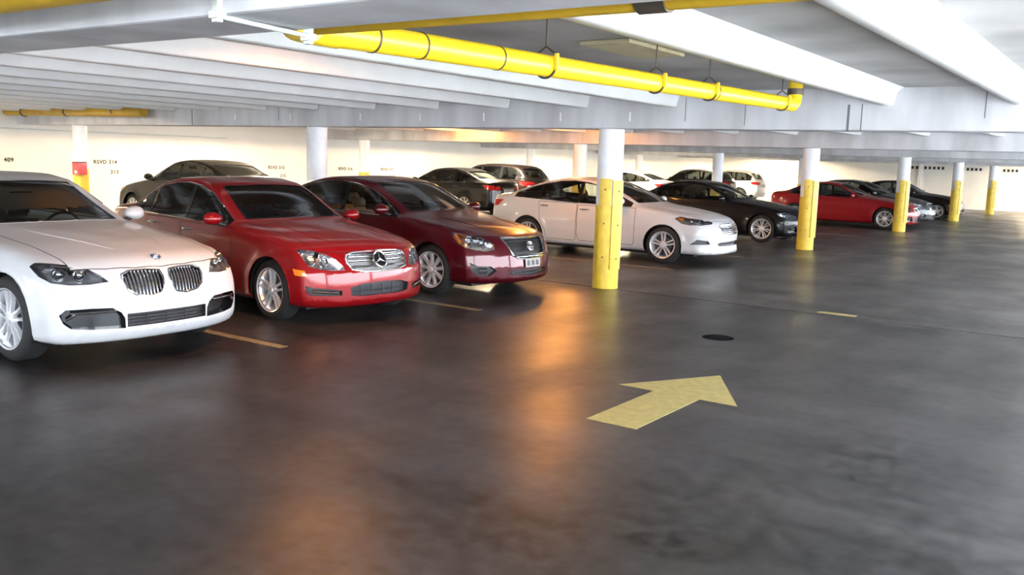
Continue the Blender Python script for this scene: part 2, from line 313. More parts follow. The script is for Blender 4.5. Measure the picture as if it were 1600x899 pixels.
# ---------------------------------------------------------------- floor markings
ar = MB().prism([(-3.06, 5.33), (-2.68, 5.33), (-2.68, 6.36), (-2.38, 6.36), (-2.87, 7.22), (-3.36, 6.36), (-3.06, 6.36)], .0005, .004).build('painted_arrow', M['marking']); tag(ar, 'large faded yellow direction arrow painted on the floor', 'floor marking')
SL = [(-11.4, -6.35, 5.5), (-11.4, -6.35, 8.45), (-11.4, -6.6, 14.2), (-11.4, -6.6, 17.4), (-11.4, -6.6, 23.6), (-11.4, -6.6, 26.0), (-11.4, -6.6, 32.2), (-11.4, -6.6, 35.0)]
SLN = ['between the white luxury sedan and the bright red sedan', 'between the bright red and the maroon sedan', 'in the empty stall before the white four-door sedan', 'beyond the white four-door sedan', 'beyond the black coupe', 'in the empty stalls past the black coupe', 'beyond the deep red coupe', 'beyond the grey sedan at the far columns']
for (x0, x1, y), s in zip(SL, SLN):
    o = MB().box((x0, y-.05, .0005), (x1, y+.05, .003)).build('stall_line', M['lines']); tag(o, 'faded yellow stall line '+s, 'floor marking', 'stall lines')
o = MB().box((-3.32, 11.36, .0005), (-2.86, 11.5, .003)).build('paint_dash', M['marking']); tag(o, 'short worn yellow dash beside the floor joint', 'floor marking')
dr = empty('floor_drain', (-3.57, 8.86, 0)); tag(dr, 'small dark round drain cover in the floor past the arrow', 'drain')
MB().lathe([(0, .002), (.12, .002), (.15, .006), (.165, .001)], 'z', 28).build('frame', M['drain'], dr, True)
for k in range(-3, 4):
    w = math.sqrt(max(0, .115**2-(k*.03)**2)); MB().box((k*.03-.006, -w, .002), (k*.03+.006, w, .009)).build('bar', M['drain'], dr)
# ---------------------------------------------------------------- stencilled wall lettering
def lettering(txt, loc, size, rot, m, parent, name='stencil_lettering'):
    cu = bpy.data.curves.new(name, 'FONT'); cu.body = txt; cu.size = size; cu.align_x = 'CENTER'; cu.align_y = 'CENTER'; cu.extrude = .002; cu.offset = .0025; cu.space_character = 1.15
    cu.materials.append(m); o = bpy.data.objects.new(name, cu); COL.objects.link(o); o.location = loc; o.rotation_euler = rot; o.parent = parent; return o
WR = (math.pi/2, 0, math.pi/2)
for y, z, a, b2 in ((10.75, 1.385, '409', None), (13.15, 1.375, 'RSVD 314', '213'), (18.7, 1.305, 'RSVD 315', '215'), (21.6, 1.30, 'RSVD 316', None), (23.6, 1.30, 'RSVD 317', '217'), (26.35, 1.26, 'RSVD 318', None), (33.1, 1.264, 'RSVD 320', None)):
    lettering(a, (XW+.006, y+.1, z), .135, WR, M['stencil'], wl)
    if b2: lettering(b2, (XW+.006, y+.35, z-.25), .135, WR, M['stencil'], wl)
ER = (math.pi/2, 0, 0)
for i in range(8): MB().box((-11.05+i*.215, YN-.014, 2.0), (-10.93+i*.215, YN, 2.15)).build('illegible_mark', M['stencil'], wn)  # dark bars standing in for illegible wall lettering
for i in range(4): MB().box((-8.35+i*.2, YN-.014, 1.99), (-8.23+i*.2, YN, 2.13)).build('illegible_mark', M['stencil'], wn)
for i in range(4): MB().box((-6.65+i*.19, YN-.014, 1.98), (-6.54+i*.19, YN, 2.11)).build('illegible_mark', M['stencil'], wn)
# ---------------------------------------------------------------- call box on the wall-row column
cb = empty('call_box', (ROWS[2]+.20, BEAMS[2]+.06-.04, 1.13)); tag(cb, 'red and white fire call box mounted on the left wall column', 'call box')
MB().bbox((-.10, -.22, 0), (.17, -.02, .27), .012).build('red_case', M['red'], cb)
MB().bbox((-.10, -.22, .28), (.17, -.02, .54), .012).build('white_case', M['white_box'], cb)
MB().bbox((.02, -.235, .03), (.10, -.218, .09), .004).build('handle', M['white_box'], cb)
MB().bbox((-.10, -.215, .268), (.17, -.03, .282), .002).build('gap', M['seam'], cb)
# ---------------------------------------------------------------- ceiling lamps (their own light stays here)
def lamp(x, y, label, col, watts, group, size=.34):
    t = empty('ceiling_lamp', (x, y, ZS)); tag(t, label, 'lamp', group)
    MB().bbox((-.17, -.17, -.06), (.17, .17, 0), .02).build('housing', M['pale_metal'], t)
    me = mat('lamp lens '+group, (.9, .9, .9), .3, emit=col, es=LENS)
    MB().lathe([(0, -.095), (.07, -.09), (.12, -.08), (.145, -.06)], 'z', 20).build('lens', me, t, True)
    sod = 'sodium' in group and y > 10; ld = bpy.data.lights.new('lamp_light', 'POINT' if sod else 'AREA')
    if sod: ld.shadow_soft_size = .09
    else: ld.shape = 'DISK'; ld.size = size
    ld.energy = watts; ld.color = col
    lo = bpy.data.objects.new('lamp_light', ld); COL.objects.link(lo); lo.parent = t; lo.location = (0, 0, -.105 if not sod else -.20)
SOD, WARM = (1, .37, .07), (1, .80, .52)
for x, y, w, s in LAMPS_SODIUM: lamp(x, y, 'orange sodium ceiling lamp '+s, SOD, w, 'sodium lamps')
for x, y, w, s in LAMPS_WARM: lamp(x, y, 'unseen warm lamp added to light the left wall '+s, WARM, w, 'warm wall lamps')

# ---------------------------------------------------------------- car shape core (pure numpy)
def smooth_curve(pts, sig, x0=-6.0, x1=3.0, n=1801):
    pts = sorted(pts); g = np.linspace(x0, x1, n)
    v = np.interp(g, [p[0] for p in pts], [p[1] for p in pts])
    d = g[1]-g[0]; m = max(1, int(3*sig/d)); k = np.exp(-.5*(np.arange(-m, m+1)*d/sig)**2); k /= k.sum()
    v = np.convolve(np.pad(v, m, mode='edge'), k, mode='valid')
    return g, v
class Shape:
    """Car body as a smooth intersection of a side profile, a plan, a nose and a tail.
    x runs forward from the front axle, y to the car's left, z up."""
    def __init__(s, C):
        s.C = C; s.fo, s.ro, s.wb, s.hw = C['fo'], C['ro'], C['wb'], C['hw']
        s.P = smooth_curve(C['top'], C.get('sig', .055)); s.dP = np.gradient(s.P[1], s.P[0])
        s.B = smooth_curve(C['belt'], .12)
        s.Wp = smooth_curve([(a, b*s.hw) for a, b in C['plan']], .12)
        s.G = smooth_curve(C.get('green', [(0, 1), (-1, 1), (-2.4, 1), (-3.6, .9)]), .2)
        s.NF = C['nose']; s.NB = C['tail']; s.zs = C.get('sill', .2)
        s.xr = C['peak']; s.k = C.get('k', .026); s.R = C['arch']
        s.wheels = [(0., C['r']), (-s.wb, C['r'])]
        s.side = C.get('side', [(0, .95), (.1, .98), (.33, 1.0), (.6, .998), (.8, .985), (1, .955)])
    def c(s, cv, x): return np.interp(x, cv[0], cv[1])
    def F(s, x, y, z):
        ay = np.abs(y)
        bow = np.interp(x, [s.xr-.5, s.xr+.5], [-.16, .3])
        xs = x + bow*np.minimum(ay, 1)**2
        cr = s.C.get('crown', .05)
        sl = np.sqrt(1+np.interp(xs, s.P[0], s.dP)**2)
        top = (z - (s.c(s.P, xs) - cr*ay**2))/sl
        zb = s.c(s.B, x); w = s.c(s.Wp, x)
        t = np.clip((z-s.zs)/(zb-s.zs), 0, 1)
        W = w*np.interp(t, [a for a, b in s.side], [b for a, b in s.side])
        up = np.maximum(z-zb, 0)
        W = W - s.C.get('tum', .42)*up - .035*(1-np.exp(-(up/.03)**2)) - (1-s.c(s.G, x))*np.clip(up/.1, 0, 1)*w
        for wx, wr in s.wheels:
            rho = np.hypot(x-wx, z-wr)
            W = W + .016*np.exp(-((rho-s.R)/.07)**2)
        side = ay - W
        q = (ay/s.hw)
        nb = s.C.get('nb', .3); tb = s.C.get('tb', .22)
        xf = s.fo - nb*q**s.C.get('nn', 2.6) + np.interp(z, [a for a, b in s.NF], [b for a, b in s.NF])
        xb = -s.wb-s.ro + tb*q**2.8 + np.interp(z, [a for a, b in s.NB], [b for a, b in s.NB])
        fr = (x-xf)*.95; bk = (xb-x)*.95
        bot = s.zs + s.C.get('chin', 0)*0 - z
        st = np.stack([top, side, fr, bk, bot]); m = st.max(0)
        return m + s.k*np.log(np.exp((st-m)/s.k).sum(0))
    def grad(s, p):
        e = 2e-3; x, y, z = p[:, 0], p[:, 1], p[:, 2]
        g = np.stack([s.F(x+e, y, z)-s.F(x-e, y, z), s.F(x, y+e, z)-s.F(x, y-e, z), s.F(x, y, z+e)-s.F(x, y, z-e)], 1)
        return g/np.maximum(np.linalg.norm(g, axis=1, keepdims=True), 1e-9)
    def hit(s, o, d, tmax=4., n=70, outside=False):
        """first crossing along rays (from inside outwards, or from outside inwards)"""
        o = np.atleast_2d(o).astype(float); d = np.atleast_2d(d).astype(float)
        T = np.linspace(0, tmax, n); lo = np.zeros(len(o)); hi = np.full(len(o), tmax); done = np.zeros(len(o), bool)
        for a, b in zip(T[:-1], T[1:]):
            p = o+d*b; v = s.F(p[:, 0], p[:, 1], p[:, 2])
            c = ((v > 0) ^ outside) & ~done
            lo[c] = a; hi[c] = b; done |= c
        for _ in range(26):
            m = (lo+hi)/2; p = o+d*m[:, None]; v = (s.F(p[:, 0], p[:, 1], p[:, 2]) > 0) ^ outside
            hi = np.where(v, m, hi); lo = np.where(v, lo, m)
        return o+d*hi[:, None], done
    def fx(s, y, z, off=0.):      # point on the nose
        p, _ = s.hit([[s.fo-.9, y, z]], [[1, 0, 0]], 1.6); return np.array([p[0, 0]+off, y, z])
    def fxs(s, ys, zs, off=0.):
        ys, zs = np.broadcast_arrays(np.asarray(ys, float), np.asarray(zs, float)); n = ys.size
        o = np.stack([np.full(n, s.fo-.9), ys.ravel(), zs.ravel()], 1); p, _ = s.hit(o, np.tile([1., 0, 0], (n, 1)), 1.6)
        p[:, 0] += off; return p
    def sy(s, xs, zs, sgn, off=0.):   # points on a flank
        xs, zs = np.broadcast_arrays(np.asarray(xs, float), np.asarray(zs, float)); n = xs.size
        o = np.stack([xs.ravel(), np.zeros(n), zs.ravel()], 1); p, _ = s.hit(o, np.tile([0., sgn, 0], (n, 1)), 1.4)
        p[:, 1] += sgn*off; return p
    def tz(s, xs, ys, off=0.):    # points on the top
        xs, ys = np.broadcast_arrays(np.asarray(xs, float), np.asarray(ys, float)); n = xs.size
        o = np.stack([xs.ravel(), ys.ravel(), np.full(n, .5)], 1); p, _ = s.hit(o, np.tile([0., 0, 1], (n, 1)), 1.4)
        p[:, 2] += off; return p
    def mesh(s, nx=64, nt=44, nf=18):
        """closed grid: radial rays from the spine, fanned out over nose and tail"""
        z0 = s.C.get('spine', .6); xa = s.fo-.5; xb = -s.wb-s.ro+.5
        half = np.linspace(0, np.pi, nt)         # 0 = straight up, pi = down, on +y side
        th = np.concatenate([half, 2*np.pi-half[-2:0:-1]]); m = len(th)
        rad = np.stack([np.zeros(m), np.sin(th), np.cos(th)], 1)
        O, D = [], []
        for a in np.linspace(np.pi/2, 0, nf, endpoint=False)[1:]:
            O.append(np.tile([xa, 0, z0], (m, 1))); D.append(rad*np.cos(a)+np.array([np.sin(a), 0, 0]))
        for x in np.linspace(xa, xb, nx):
            O.append(np.tile([x, 0, z0], (m, 1))); D.append(rad)
        for a in np.linspace(0, np.pi/2, nf, endpoint=False)[1:]:
            O.append(np.tile([xb, 0, z0], (m, 1))); D.append(rad*np.cos(a)-np.array([np.sin(a), 0, 0]))
        O = np.concatenate(O+[np.array([[xa, 0, z0], [xb, 0, z0]])]); D = np.concatenate(D+[np.array([[1., 0, 0], [-1., 0, 0]])])
        V, _ = s.hit(O, D, 2.2, 60)
        ns = (len(V)-2)//m; Fc = []
        for i in range(ns-1):
            for j in range(m):
                k = (j+1) % m; Fc.append((i*m+j, i*m+k, (i+1)*m+k, (i+1)*m+j))
        p0, p1 = len(V)-2, len(V)-1; b = (ns-1)*m
        for j in range(m):
            k = (j+1) % m; Fc.append((p0, k, j)); Fc.append((p1, b+j, b+k))
        return V, Fc

PLAN = lambda fo, wb, ro: [(fo, .9), (fo-.35, .965), (0, .985), (-.9, 1), (-wb+.5, 1), (-wb, .985), (-wb-ro+.4, .94), (-wb-ro, .86)]
SPECS = {}
# long white saloon with twin oval grilles
SPECS['white_luxury'] = dict(fo=.84, ro=1.16, wb=3.07, hw=.95, r=.35, arch=.385, peak=-2.0, sill=.19,
    top=[(1.2, .52), (.86, .62), (.80, .72), (.72, .82), (.60, .875), (.2, .95), (-.4, 1.015), (-.78, 1.05), (-1.1, 1.19), (-1.5, 1.385), (-1.7, 1.44), (-2.1, 1.48), (-2.7, 1.46), (-3.05, 1.39), (-3.5, 1.2), (-3.75, 1.10), (-4.1, 1.07), (-4.2, 1.03), (-4.4, .9)],
    belt=[(.9, .70), (.6, .80), (0, .92), (-.8, .985), (-2, 1.0), (-3.6, 1.03), (-4.3, 1.0)],
    plan=PLAN(.84, 3.07, 1.16), nose=[(.15, -.06), (.28, 0), (.5, .0), (.68, -.03), (.78, -.06), (.9, -.12)], tail=[(.15, .12), (.4, 0), (.8, .02), (1.0, .05)], nb=.30)
SPECS['red_sedan'] = dict(fo=.79, ro=1.04, wb=2.76, hw=.885, r=.322, arch=.355, peak=-1.75, sill=.18,
    top=[(1.2, .50), (.82, .58), (.76, .70), (.68, .78), (.5, .85), (.1, .925), (-.3, .975), (-.55, 1.0), (-.85, 1.14), (-1.15, 1.31), (-1.4, 1.40), (-1.8, 1.45), (-2.3, 1.43), (-2.65, 1.36), (-3.05, 1.17), (-3.25, 1.09), (-3.65, 1.05), (-3.76, 1.0), (-3.95, .9)],
    belt=[(.8, .66), (.5, .77), (0, .87), (-.6, .93), (-2, .965), (-3.2, 1.0), (-3.8, .98)],
    plan=PLAN(.79, 2.76, 1.04), nose=[(.15, -.04), (.25, .01), (.4, .015), (.55, .0), (.7, -.05), (.85, -.12)], tail=[(.15, .1), (.4, 0), (.8, .02), (1.0, .05)], nb=.33)
SPECS['maroon_sedan'] = dict(fo=.96, ro=1.125, wb=2.775, hw=.915, r=.325, arch=.36, peak=-1.75, sill=.19,
    top=[(1.4, .5), (1.0, .60), (.92, .70), (.80, .79), (.5, .88), (.1, .955), (-.2, 1.0), (-.4, 1.04), (-.8, 1.23), (-1.15, 1.385), (-1.4, 1.435), (-1.8, 1.47), (-2.3, 1.45), (-2.7, 1.37), (-3.15, 1.19), (-3.35, 1.13), (-3.75, 1.09), (-3.85, 1.04), (-4.0, .9)],
    belt=[(.9, .68), (.5, .80), (0, .90), (-.6, .955), (-2, .985), (-3.2, 1.03), (-3.9, 1.0)],
    plan=PLAN(.96, 2.775, 1.125), nose=[(.15, -.05), (.25, .01), (.4, .02), (.55, .0), (.72, -.05), (.85, -.12)], tail=[(.15, .1), (.4, 0), (.8, .02), (1.0, .06)], nb=.42, nn=2.3)
SPECS['white_sedan'] = dict(fo=.965, ro=1.055, wb=2.85, hw=.925, r=.335, arch=.37, peak=-1.8, sill=.19,
    top=[(1.4, .5), (.98, .62), (.93, .74), (.84, .82), (.6, .895), (.1, .97), (-.2, 1.01), (-.42, 1.05), (-.8, 1.225), (-1.2, 1.385), (-1.45, 1.44), (-1.85, 1.478), (-2.3, 1.455), (-2.8, 1.36), (-3.3, 1.185), (-3.5, 1.12), (-3.8, 1.09), (-3.88, 1.04), (-4.0, .9)],
    belt=[(.9, .70), (.5, .82), (0, .92), (-.6, .97), (-2, 1.0), (-3.2, 1.045), (-3.9, 1.02)],
    plan=PLAN(.965, 2.85, 1.055), nose=[(.15, -.03), (.22, .02), (.35, -.01), (.55, .0), (.75, -.03), (.85, -.09)], tail=[(.15, .1), (.4, 0), (.8, .02), (1.0, .06)], nb=.36)
SPECS['black_coupe'] = dict(fo=.78, ro=1.0, wb=2.8, hw=.90, r=.335, arch=.365, peak=-1.9, sill=.17,
    top=[(1.2, .5), (.8, .58), (.74, .68), (.66, .76), (.45, .84), (0, .92), (-.4, .97), (-.66, 1.0), (-1.0, 1.165), (-1.35, 1.33), (-1.6, 1.385), (-1.95, 1.41), (-2.4, 1.385), (-2.8, 1.28), (-3.2, 1.1), (-3.35, 1.06), (-3.65, 1.03), (-3.75, .98), (-3.9, .88)],
    belt=[(.8, .66), (.5, .76), (0, .86), (-.6, .92), (-2, .95), (-3.2, .99), (-3.8, .97)],
    plan=PLAN(.78, 2.8, 1.0), nose=[(.15, -.04), (.25, .0), (.45, .015), (.6, .0), (.75, -.05), (.85, -.1)], tail=[(.15, .1), (.4, 0), (.8, .02), (1.0, .05)], nb=.3)
SPECS['suv'] = dict(fo=.88, ro=.95, wb=2.75, hw=.93, r=.36, arch=.40, peak=-1.7, sill=.26, spine=.7,
    top=[(1.4, .6), (.88, .75), (.82, .87), (.7, .96), (.3, 1.03), (-.2, 1.08), (-.42, 1.12), (-.75, 1.33), (-1.05, 1.52), (-1.3, 1.585), (-1.8, 1.63), (-2.6, 1.615), (-3.1, 1.57), (-3.3, 1.48), (-3.55, 1.2), (-3.65, 1.08), (-3.8, .95)],
    belt=[(.9, .82), (.5, .92), (0, 1.0), (-.6, 1.04), (-2, 1.07), (-3.2, 1.11), (-3.8, 1.1)],
    green=[(0, 1), (-2.6, 1), (-3.6, .95)], tum=.34,
    plan=PLAN(.88, 2.75, .95), nose=[(.2, -.05), (.35, .0), (.6, .0), (.8, -.03), (1.0, -.1)], tail=[(.2, .08), (.5, 0), (1.0, .02), (1.2, .08)], nb=.28)
SPECS['white_luxury'].update(glass_f=(-.80, -1.56, .67, .57), glass_r=(-3.02, -3.66, .55, .62), dlo=(-1.02, -3.5, .085), panes=[(-1.15, -2.05, 'front_window'), (-2.13, -2.98, 'rear_door_window'), (-3.04, -3.32, 'quarter_window')],
    hood=(.74, .70, .35, .72), doors=[('front_door', -.95, -2.08), ('rear_door', -2.10, -2.98)], mirror=(-1.15, 1.07), seats=(-1.98, -2.95))
SPECS['red_sedan'].update(glass_f=(-.60, -1.30, .64, .54), glass_r=(-2.62, -3.16, .52, .58), dlo=(-.80, -3.02, .085), panes=[(-.92, -1.72, 'front_window'), (-1.80, -2.55, 'rear_door_window'), (-2.61, -2.85, 'quarter_window')],
    hood=(.70, .66, .40, .68), doors=[('front_door', -.70, -1.75), ('rear_door', -1.77, -2.55)], mirror=(-.90, 1.0), seats=(-1.68, -2.52))
SPECS['maroon_sedan'].update(glass_f=(-.42, -1.24, .66, .55), glass_r=(-2.66, -3.26, .53, .60), dlo=(-.62, -3.1, .085), panes=[(-.80, -1.66, 'front_window'), (-1.74, -2.52, 'rear_door_window'), (-2.58, -2.86, 'quarter_window')],
    hood=(.82, .64, .50, .70), doors=[('front_door', -.52, -1.69), ('rear_door', -1.71, -2.55)], mirror=(-.80, 1.04), seats=(-1.62, -2.50))
SPECS['white_sedan'].update(glass_f=(-.45, -1.30, .67, .55), glass_r=(-2.75, -3.42, .53, .60), dlo=(-.66, -3.22, .08), panes=[(-.84, -1.72, 'front_window'), (-1.80, -2.60, 'rear_door_window'), (-2.66, -3.0, 'quarter_window')],
    hood=(.88, .68, .42, .70), doors=[('front_door', -.56, -1.75), ('rear_door', -1.77, -2.62)], mirror=(-.84, 1.06), seats=(-1.68, -2.58))
SPECS['black_coupe'].update(glass_f=(-.70, -1.46, .64, .53), glass_r=(-2.62, -3.22, .50, .56), dlo=(-.92, -3.02, .08), panes=[(-1.04, -2.05, 'front_window'), (-2.12, -2.80, 'quarter_window')],
    hood=(.68, .66, .36, .68), doors=[('front_door', -.78, -2.10)], mirror=(-1.0, .99), seats=(-1.80, -2.55), seat_z=.06)
SPECS['suv'].update(glass_f=(-.46, -1.16, .68, .60), glass_r=(-3.24, -3.56, .58, .62), dlo=(-.66, -3.3, .09), panes=[(-.80, -1.58, 'front_window'), (-1.66, -2.42, 'rear_door_window'), (-2.52, -3.08, 'quarter_window')],
    hood=(.80, .68, .36, .70), doors=[('front_door', -.58, -1.61), ('rear_door', -1.63, -2.42)], mirror=(-.84, 1.13), seats=(-1.62, -2.45), seat_z=.24)

# ---------------------------------------------------------------- car builder
def frame_of(d):
    d = Vector(d).normalized(); r = Vector((0, 0, 1)).cross(d) if abs(d.z) < .95 else Vector((0, 1, 0)).cross(d)
    r.normalize(); u = d.cross(r).normalized(); return d, r, u
def inside(p, poly):
    x, y = p; c = False; n = len(poly); j = n-1
    for i in range(n):
        xi, yi = poly[i]; xj, yj = poly[j]
        if (yi > y) != (yj > y) and x < (xj-xi)*(y-yi)/(yj-yi)+xi: c = not c
        j = i
    return c
def cut(bm, poly, d, filt):
    """cut a polygon (3-D points) into the skin, seen along d; returns what lies inside it as a mesh of its own"""
    d, r, u = frame_of(d); q = [(Vector(p).dot(r), Vector(p).dot(u)) for p in poly]
    lo = [min(a[i] for a in q)-.02 for i in (0, 1)]; hi = [max(a[i] for a in q)+.02 for i in (0, 1)]
    def near(f):
        if f.normal.dot(d) < .05: return False
        ps = [(v.co.dot(r), v.co.dot(u)) for v in f.verts]
        return max(p[0] for p in ps) > lo[0] and min(p[0] for p in ps) < hi[0] and max(p[1] for p in ps) > lo[1] and min(p[1] for p in ps) < hi[1] and filt(f.calc_center_median())
    faces = [f for f in bm.faces if near(f)]
    sb = detach(bm, faces)                     # work on the few faces concerned only
    sb.normal_update()
    for i in range(len(q)):
        a, b = q[i], q[(i+1) % len(q)]
        n2 = (-(b[1]-a[1]), b[0]-a[0]); L = math.hypot(*n2)
        if L < 1e-6: continue
        bmesh.ops.bisect_plane(sb, geom=sb.verts[:]+sb.edges[:]+sb.faces[:], dist=1e-5, plane_co=r*a[0]+u*a[1], plane_no=(r*n2[0]+u*n2[1])/L)
    ins = []
    for f in sb.faces:
        c = f.calc_center_median()
        if inside((c.dot(r), c.dot(u)), q): ins.append(f)
    pb = detach(sb, ins); mp = {}
    for f in sb.faces:
        vs = []
        for v in f.verts:
            if v not in mp: mp[v] = bm.verts.new(v.co)
            vs.append(mp[v])
        nf = bm.faces.new(vs); nf.normal_update()
    sb.free(); pb.normal_update(); return pb
def detach(bm, faces):
    """move faces to a new bmesh"""
    nb = bmesh.new(); mp = {}
    for f in faces:
        vs = []
        for v in f.verts:
            if v not in mp: mp[v] = nb.verts.new(v.co)
            vs.append(mp[v])
        try: nb.faces.new(vs)
        except ValueError: pass
    bmesh.ops.delete(bm, geom=faces, context='FACES'); return nb
def skin_obj(name, bm, S, m, parent, off=0., label=None):
    if not len(bm.faces): bm.free(); return None
    me = bpy.data.meshes.new(name)
    bm.normal_update(); bm.to_mesh(me); bm.free(); me.materials.append(m)
    n = len(me.vertices); co = np.empty(n*3); me.vertices.foreach_get('co', co); co = co.reshape(-1, 3); g = S.grad(co)
    if off: co = co+g*off; me.vertices.foreach_set('co', co.ravel())
    me.polygons.foreach_set('use_smooth', [True]*len(me.polygons)); me.update()
    me.normals_split_custom_set_from_vertices([tuple(a) for a in g])
    o = bpy.data.objects.new(name, me); COL.objects.link(o); o.parent = parent
    if label: o['label'] = label
    return o
def sunk(bm, S, depth, name, m, parent, poly, d, vec=None):
    """a pocket behind an opening: the faces moved inwards plus its rim walls"""
    d, r, u = frame_of(d); q = np.array([(Vector(p).dot(r), Vector(p).dot(u)) for p in poly]); q2 = np.roll(q, -1, 0)
    def on_edge(p):
        p = np.array((p.dot(r), p.dot(u))); t = np.clip(((p-q)*(q2-q)).sum(1)/np.maximum(((q2-q)**2).sum(1), 1e-12), 0, 1)
        return np.linalg.norm(p-q-(q2-q)*t[:, None], axis=1).min() < .002
    me_v = []; idx = {}
    for v in bm.verts: idx[v] = len(me_v); me_v.append(v.co.copy())
    n = len(me_v); co = np.array([v[:] for v in me_v]); g = -S.grad(co)*depth if vec is None else np.tile(np.array(vec)*depth, (n, 1))
    V = [tuple(c) for c in co]+[tuple(c) for c in (co+g)]; F = []
    for f in bm.faces: F.append(tuple(idx[v]+n for v in f.verts))
    for e in bm.edges:
        if len(e.link_faces) == 1 and on_edge((e.verts[0].co+e.verts[1].co)/2):
            a, b = [idx[v] for v in e.verts]; F.append((a, b, b+n, a+n))
    return put(name, V, F, m, parent)
def ribbon(pts, nrm, width, off=.0012):
    """flat strip following points on the skin"""
    b = MB(); pts = np.array(pts); nrm = np.array(nrm); n = len(pts); v = []; t = np.gradient(pts, axis=0); t /= np.maximum(np.linalg.norm(t, axis=1, keepdims=True), 1e-9)
    s = np.cross(nrm, t); s /= np.maximum(np.linalg.norm(s, axis=1, keepdims=True), 1e-9); p = pts+nrm*off
    for i in range(n): v += [tuple(p[i]-s[i]*width/2), tuple(p[i]+s[i]*width/2)]
    return b.add(v, [(2*i, 2*i+1, 2*i+3, 2*i+2) for i in range(n-1)])
def dens(poly, step=.06, close=True):
    out = []; n = len(poly)
    for i in range(n if close else n-1):
        a = np.array(poly[i], float); b = np.array(poly[(i+1) % n], float); k = max(1, int(np.linalg.norm(b-a)/step))
        out += [a+(b-a)*j/k for j in range(k)]
    out.append(np.array(poly[0] if close else poly[-1], float)); return np.array(out)
def bead(S, pts, rad, n=8):
    return MB().tube([tuple(p) for p in pts], rad, n)
# ---- wheels: mesh data made once per style and size
WHEELS = {}
def wheel_meshes(style, r):
    key = (style, r)
    if key in WHEELS: return WHEELS[key]
    rr = r*.70; hw = .108
    def me(b, name, m, sm=True):
        o = b.build(name, m, None, sm); d = o.data; bpy.data.objects.remove(o); return d
    ty = MB().lathe([(rr-.01, -hw+.01), (rr+.01, -hw), (r-.05, -hw-.004), (r-.012, -hw+.02), (r, -hw+.045), (r, hw-.045), (r-.012, hw-.02), (r-.05, hw+.004), (rr+.01, hw), (rr-.01, hw-.01), (rr-.02, 0)], 'y', 48, closed=True)
    rim = MB().lathe([(rr-.012, -hw+.02), (rr-.03, 0), (rr-.03, hw-.05), (rr-.012, hw-.02), (rr-.004, hw-.004), (rr+.008, hw+.002), (rr+.008, hw-.004), (rr-.012, hw-.012)], 'y', 48)
    disc = MB().lathe([(0, .01), (rr*.62, .01), (rr*.64, .0), (rr*.64, -.03), (0, -.03)], 'y', 36)
    back = MB().lathe([(0, -.045), (rr-.02, -.05)], 'y', 32)
    hub = MB().lathe([(0, hw-.008), (.030, hw-.010), (.036, hw-.018), (.06, hw-.024), (.065, hw-.06)], 'y', 24)
    R1 = rr-.008
    def bar(w0, w1, ang, sh0=0., sh1=0., t=.03):
        # one spoke from hub to rim, along +x before turning about the axle
        b = MB(); c, s_ = math.cos(ang), math.sin(ang); v = []
        for x, w, sh, y in ((.035, w0, sh0, hw-.020), ((.035+R1)/2, (w0+w1)/2, (sh0+sh1)/2, hw-.026), (R1, w1, sh1, hw-.012)):
            for dz, dy in ((-w/2, -t), (w/2, -t), (w*.36, 0), (-w*.36, 0)):
                z = dz+sh; v.append((x*c-z*s_, y+dy, x*s_+z*c))
        f = [(0, 1, 2, 3), (11, 10, 9, 8)]
        for i in (0, 4):
            for j in range(4): f.append((i+j, i+4+j, i+4+(j+1) % 4, i+(j+1) % 4))
        return b.add(v, f)
    sp = []
    if style == 'twin5':
        for k in range(5):
            for sgn in (-1, 1): sp.append(bar(.026, .034, 2*math.pi*k/5+math.pi/2, sgn*.018, sgn*.036))
    elif style == 'vee5':
        for k in range(5):
            for sgn in (-1, 1): sp.append(bar(.030, .030, 2*math.pi*k/5+math.pi/2, sgn*.016, sgn*.055))
    elif style == 'ten':
        for k in range(9): sp.append(bar(.040, .052, 2*math.pi*k/9+math.pi/2))
    elif style == 'multi':
        for k in range(7):
            for sgn in (-1, 1): sp.append(bar(.018, .022, 2*math.pi*k/7+math.pi/2, sgn*.008, sgn*.034))
    else:
        for k in range(5): sp.append(bar(.075, .095, 2*math.pi*k/5+math.pi/2))
    W = dict(tyre=me(ty, 'wheel', M['tyre']), rim=me(rim, 'rim', M['alloy']), disc=me(disc, 'brake_disc', M['alloy_dark']), back=me(back, 'barrel', M['alloy_dark']), hub=me(hub, 'hub_cap', M['alloy']), spokes=[me(b, 'spoke', M['alloy'], False) for b in sp])
    WHEELS[key] = W; return W
def add_wheel(root, x, y, r, style, steer=0., detail=True):
    W = wheel_meshes(style, r); out = 1 if y > 0 else -1
    w = link_mesh('wheel', W['tyre'], root, (x, y, r), (0, 0, (0 if out > 0 else math.pi)+steer))
    link_mesh('rim', W['rim'], w); link_mesh('hub_cap', W['hub'], w)
    if detail: link_mesh('brake_disc', W['disc'], w)
    link_mesh('barrel', W['back'], w)
    for s in W['spokes']: link_mesh('spoke', s, w)
    return w
SEATS = {}
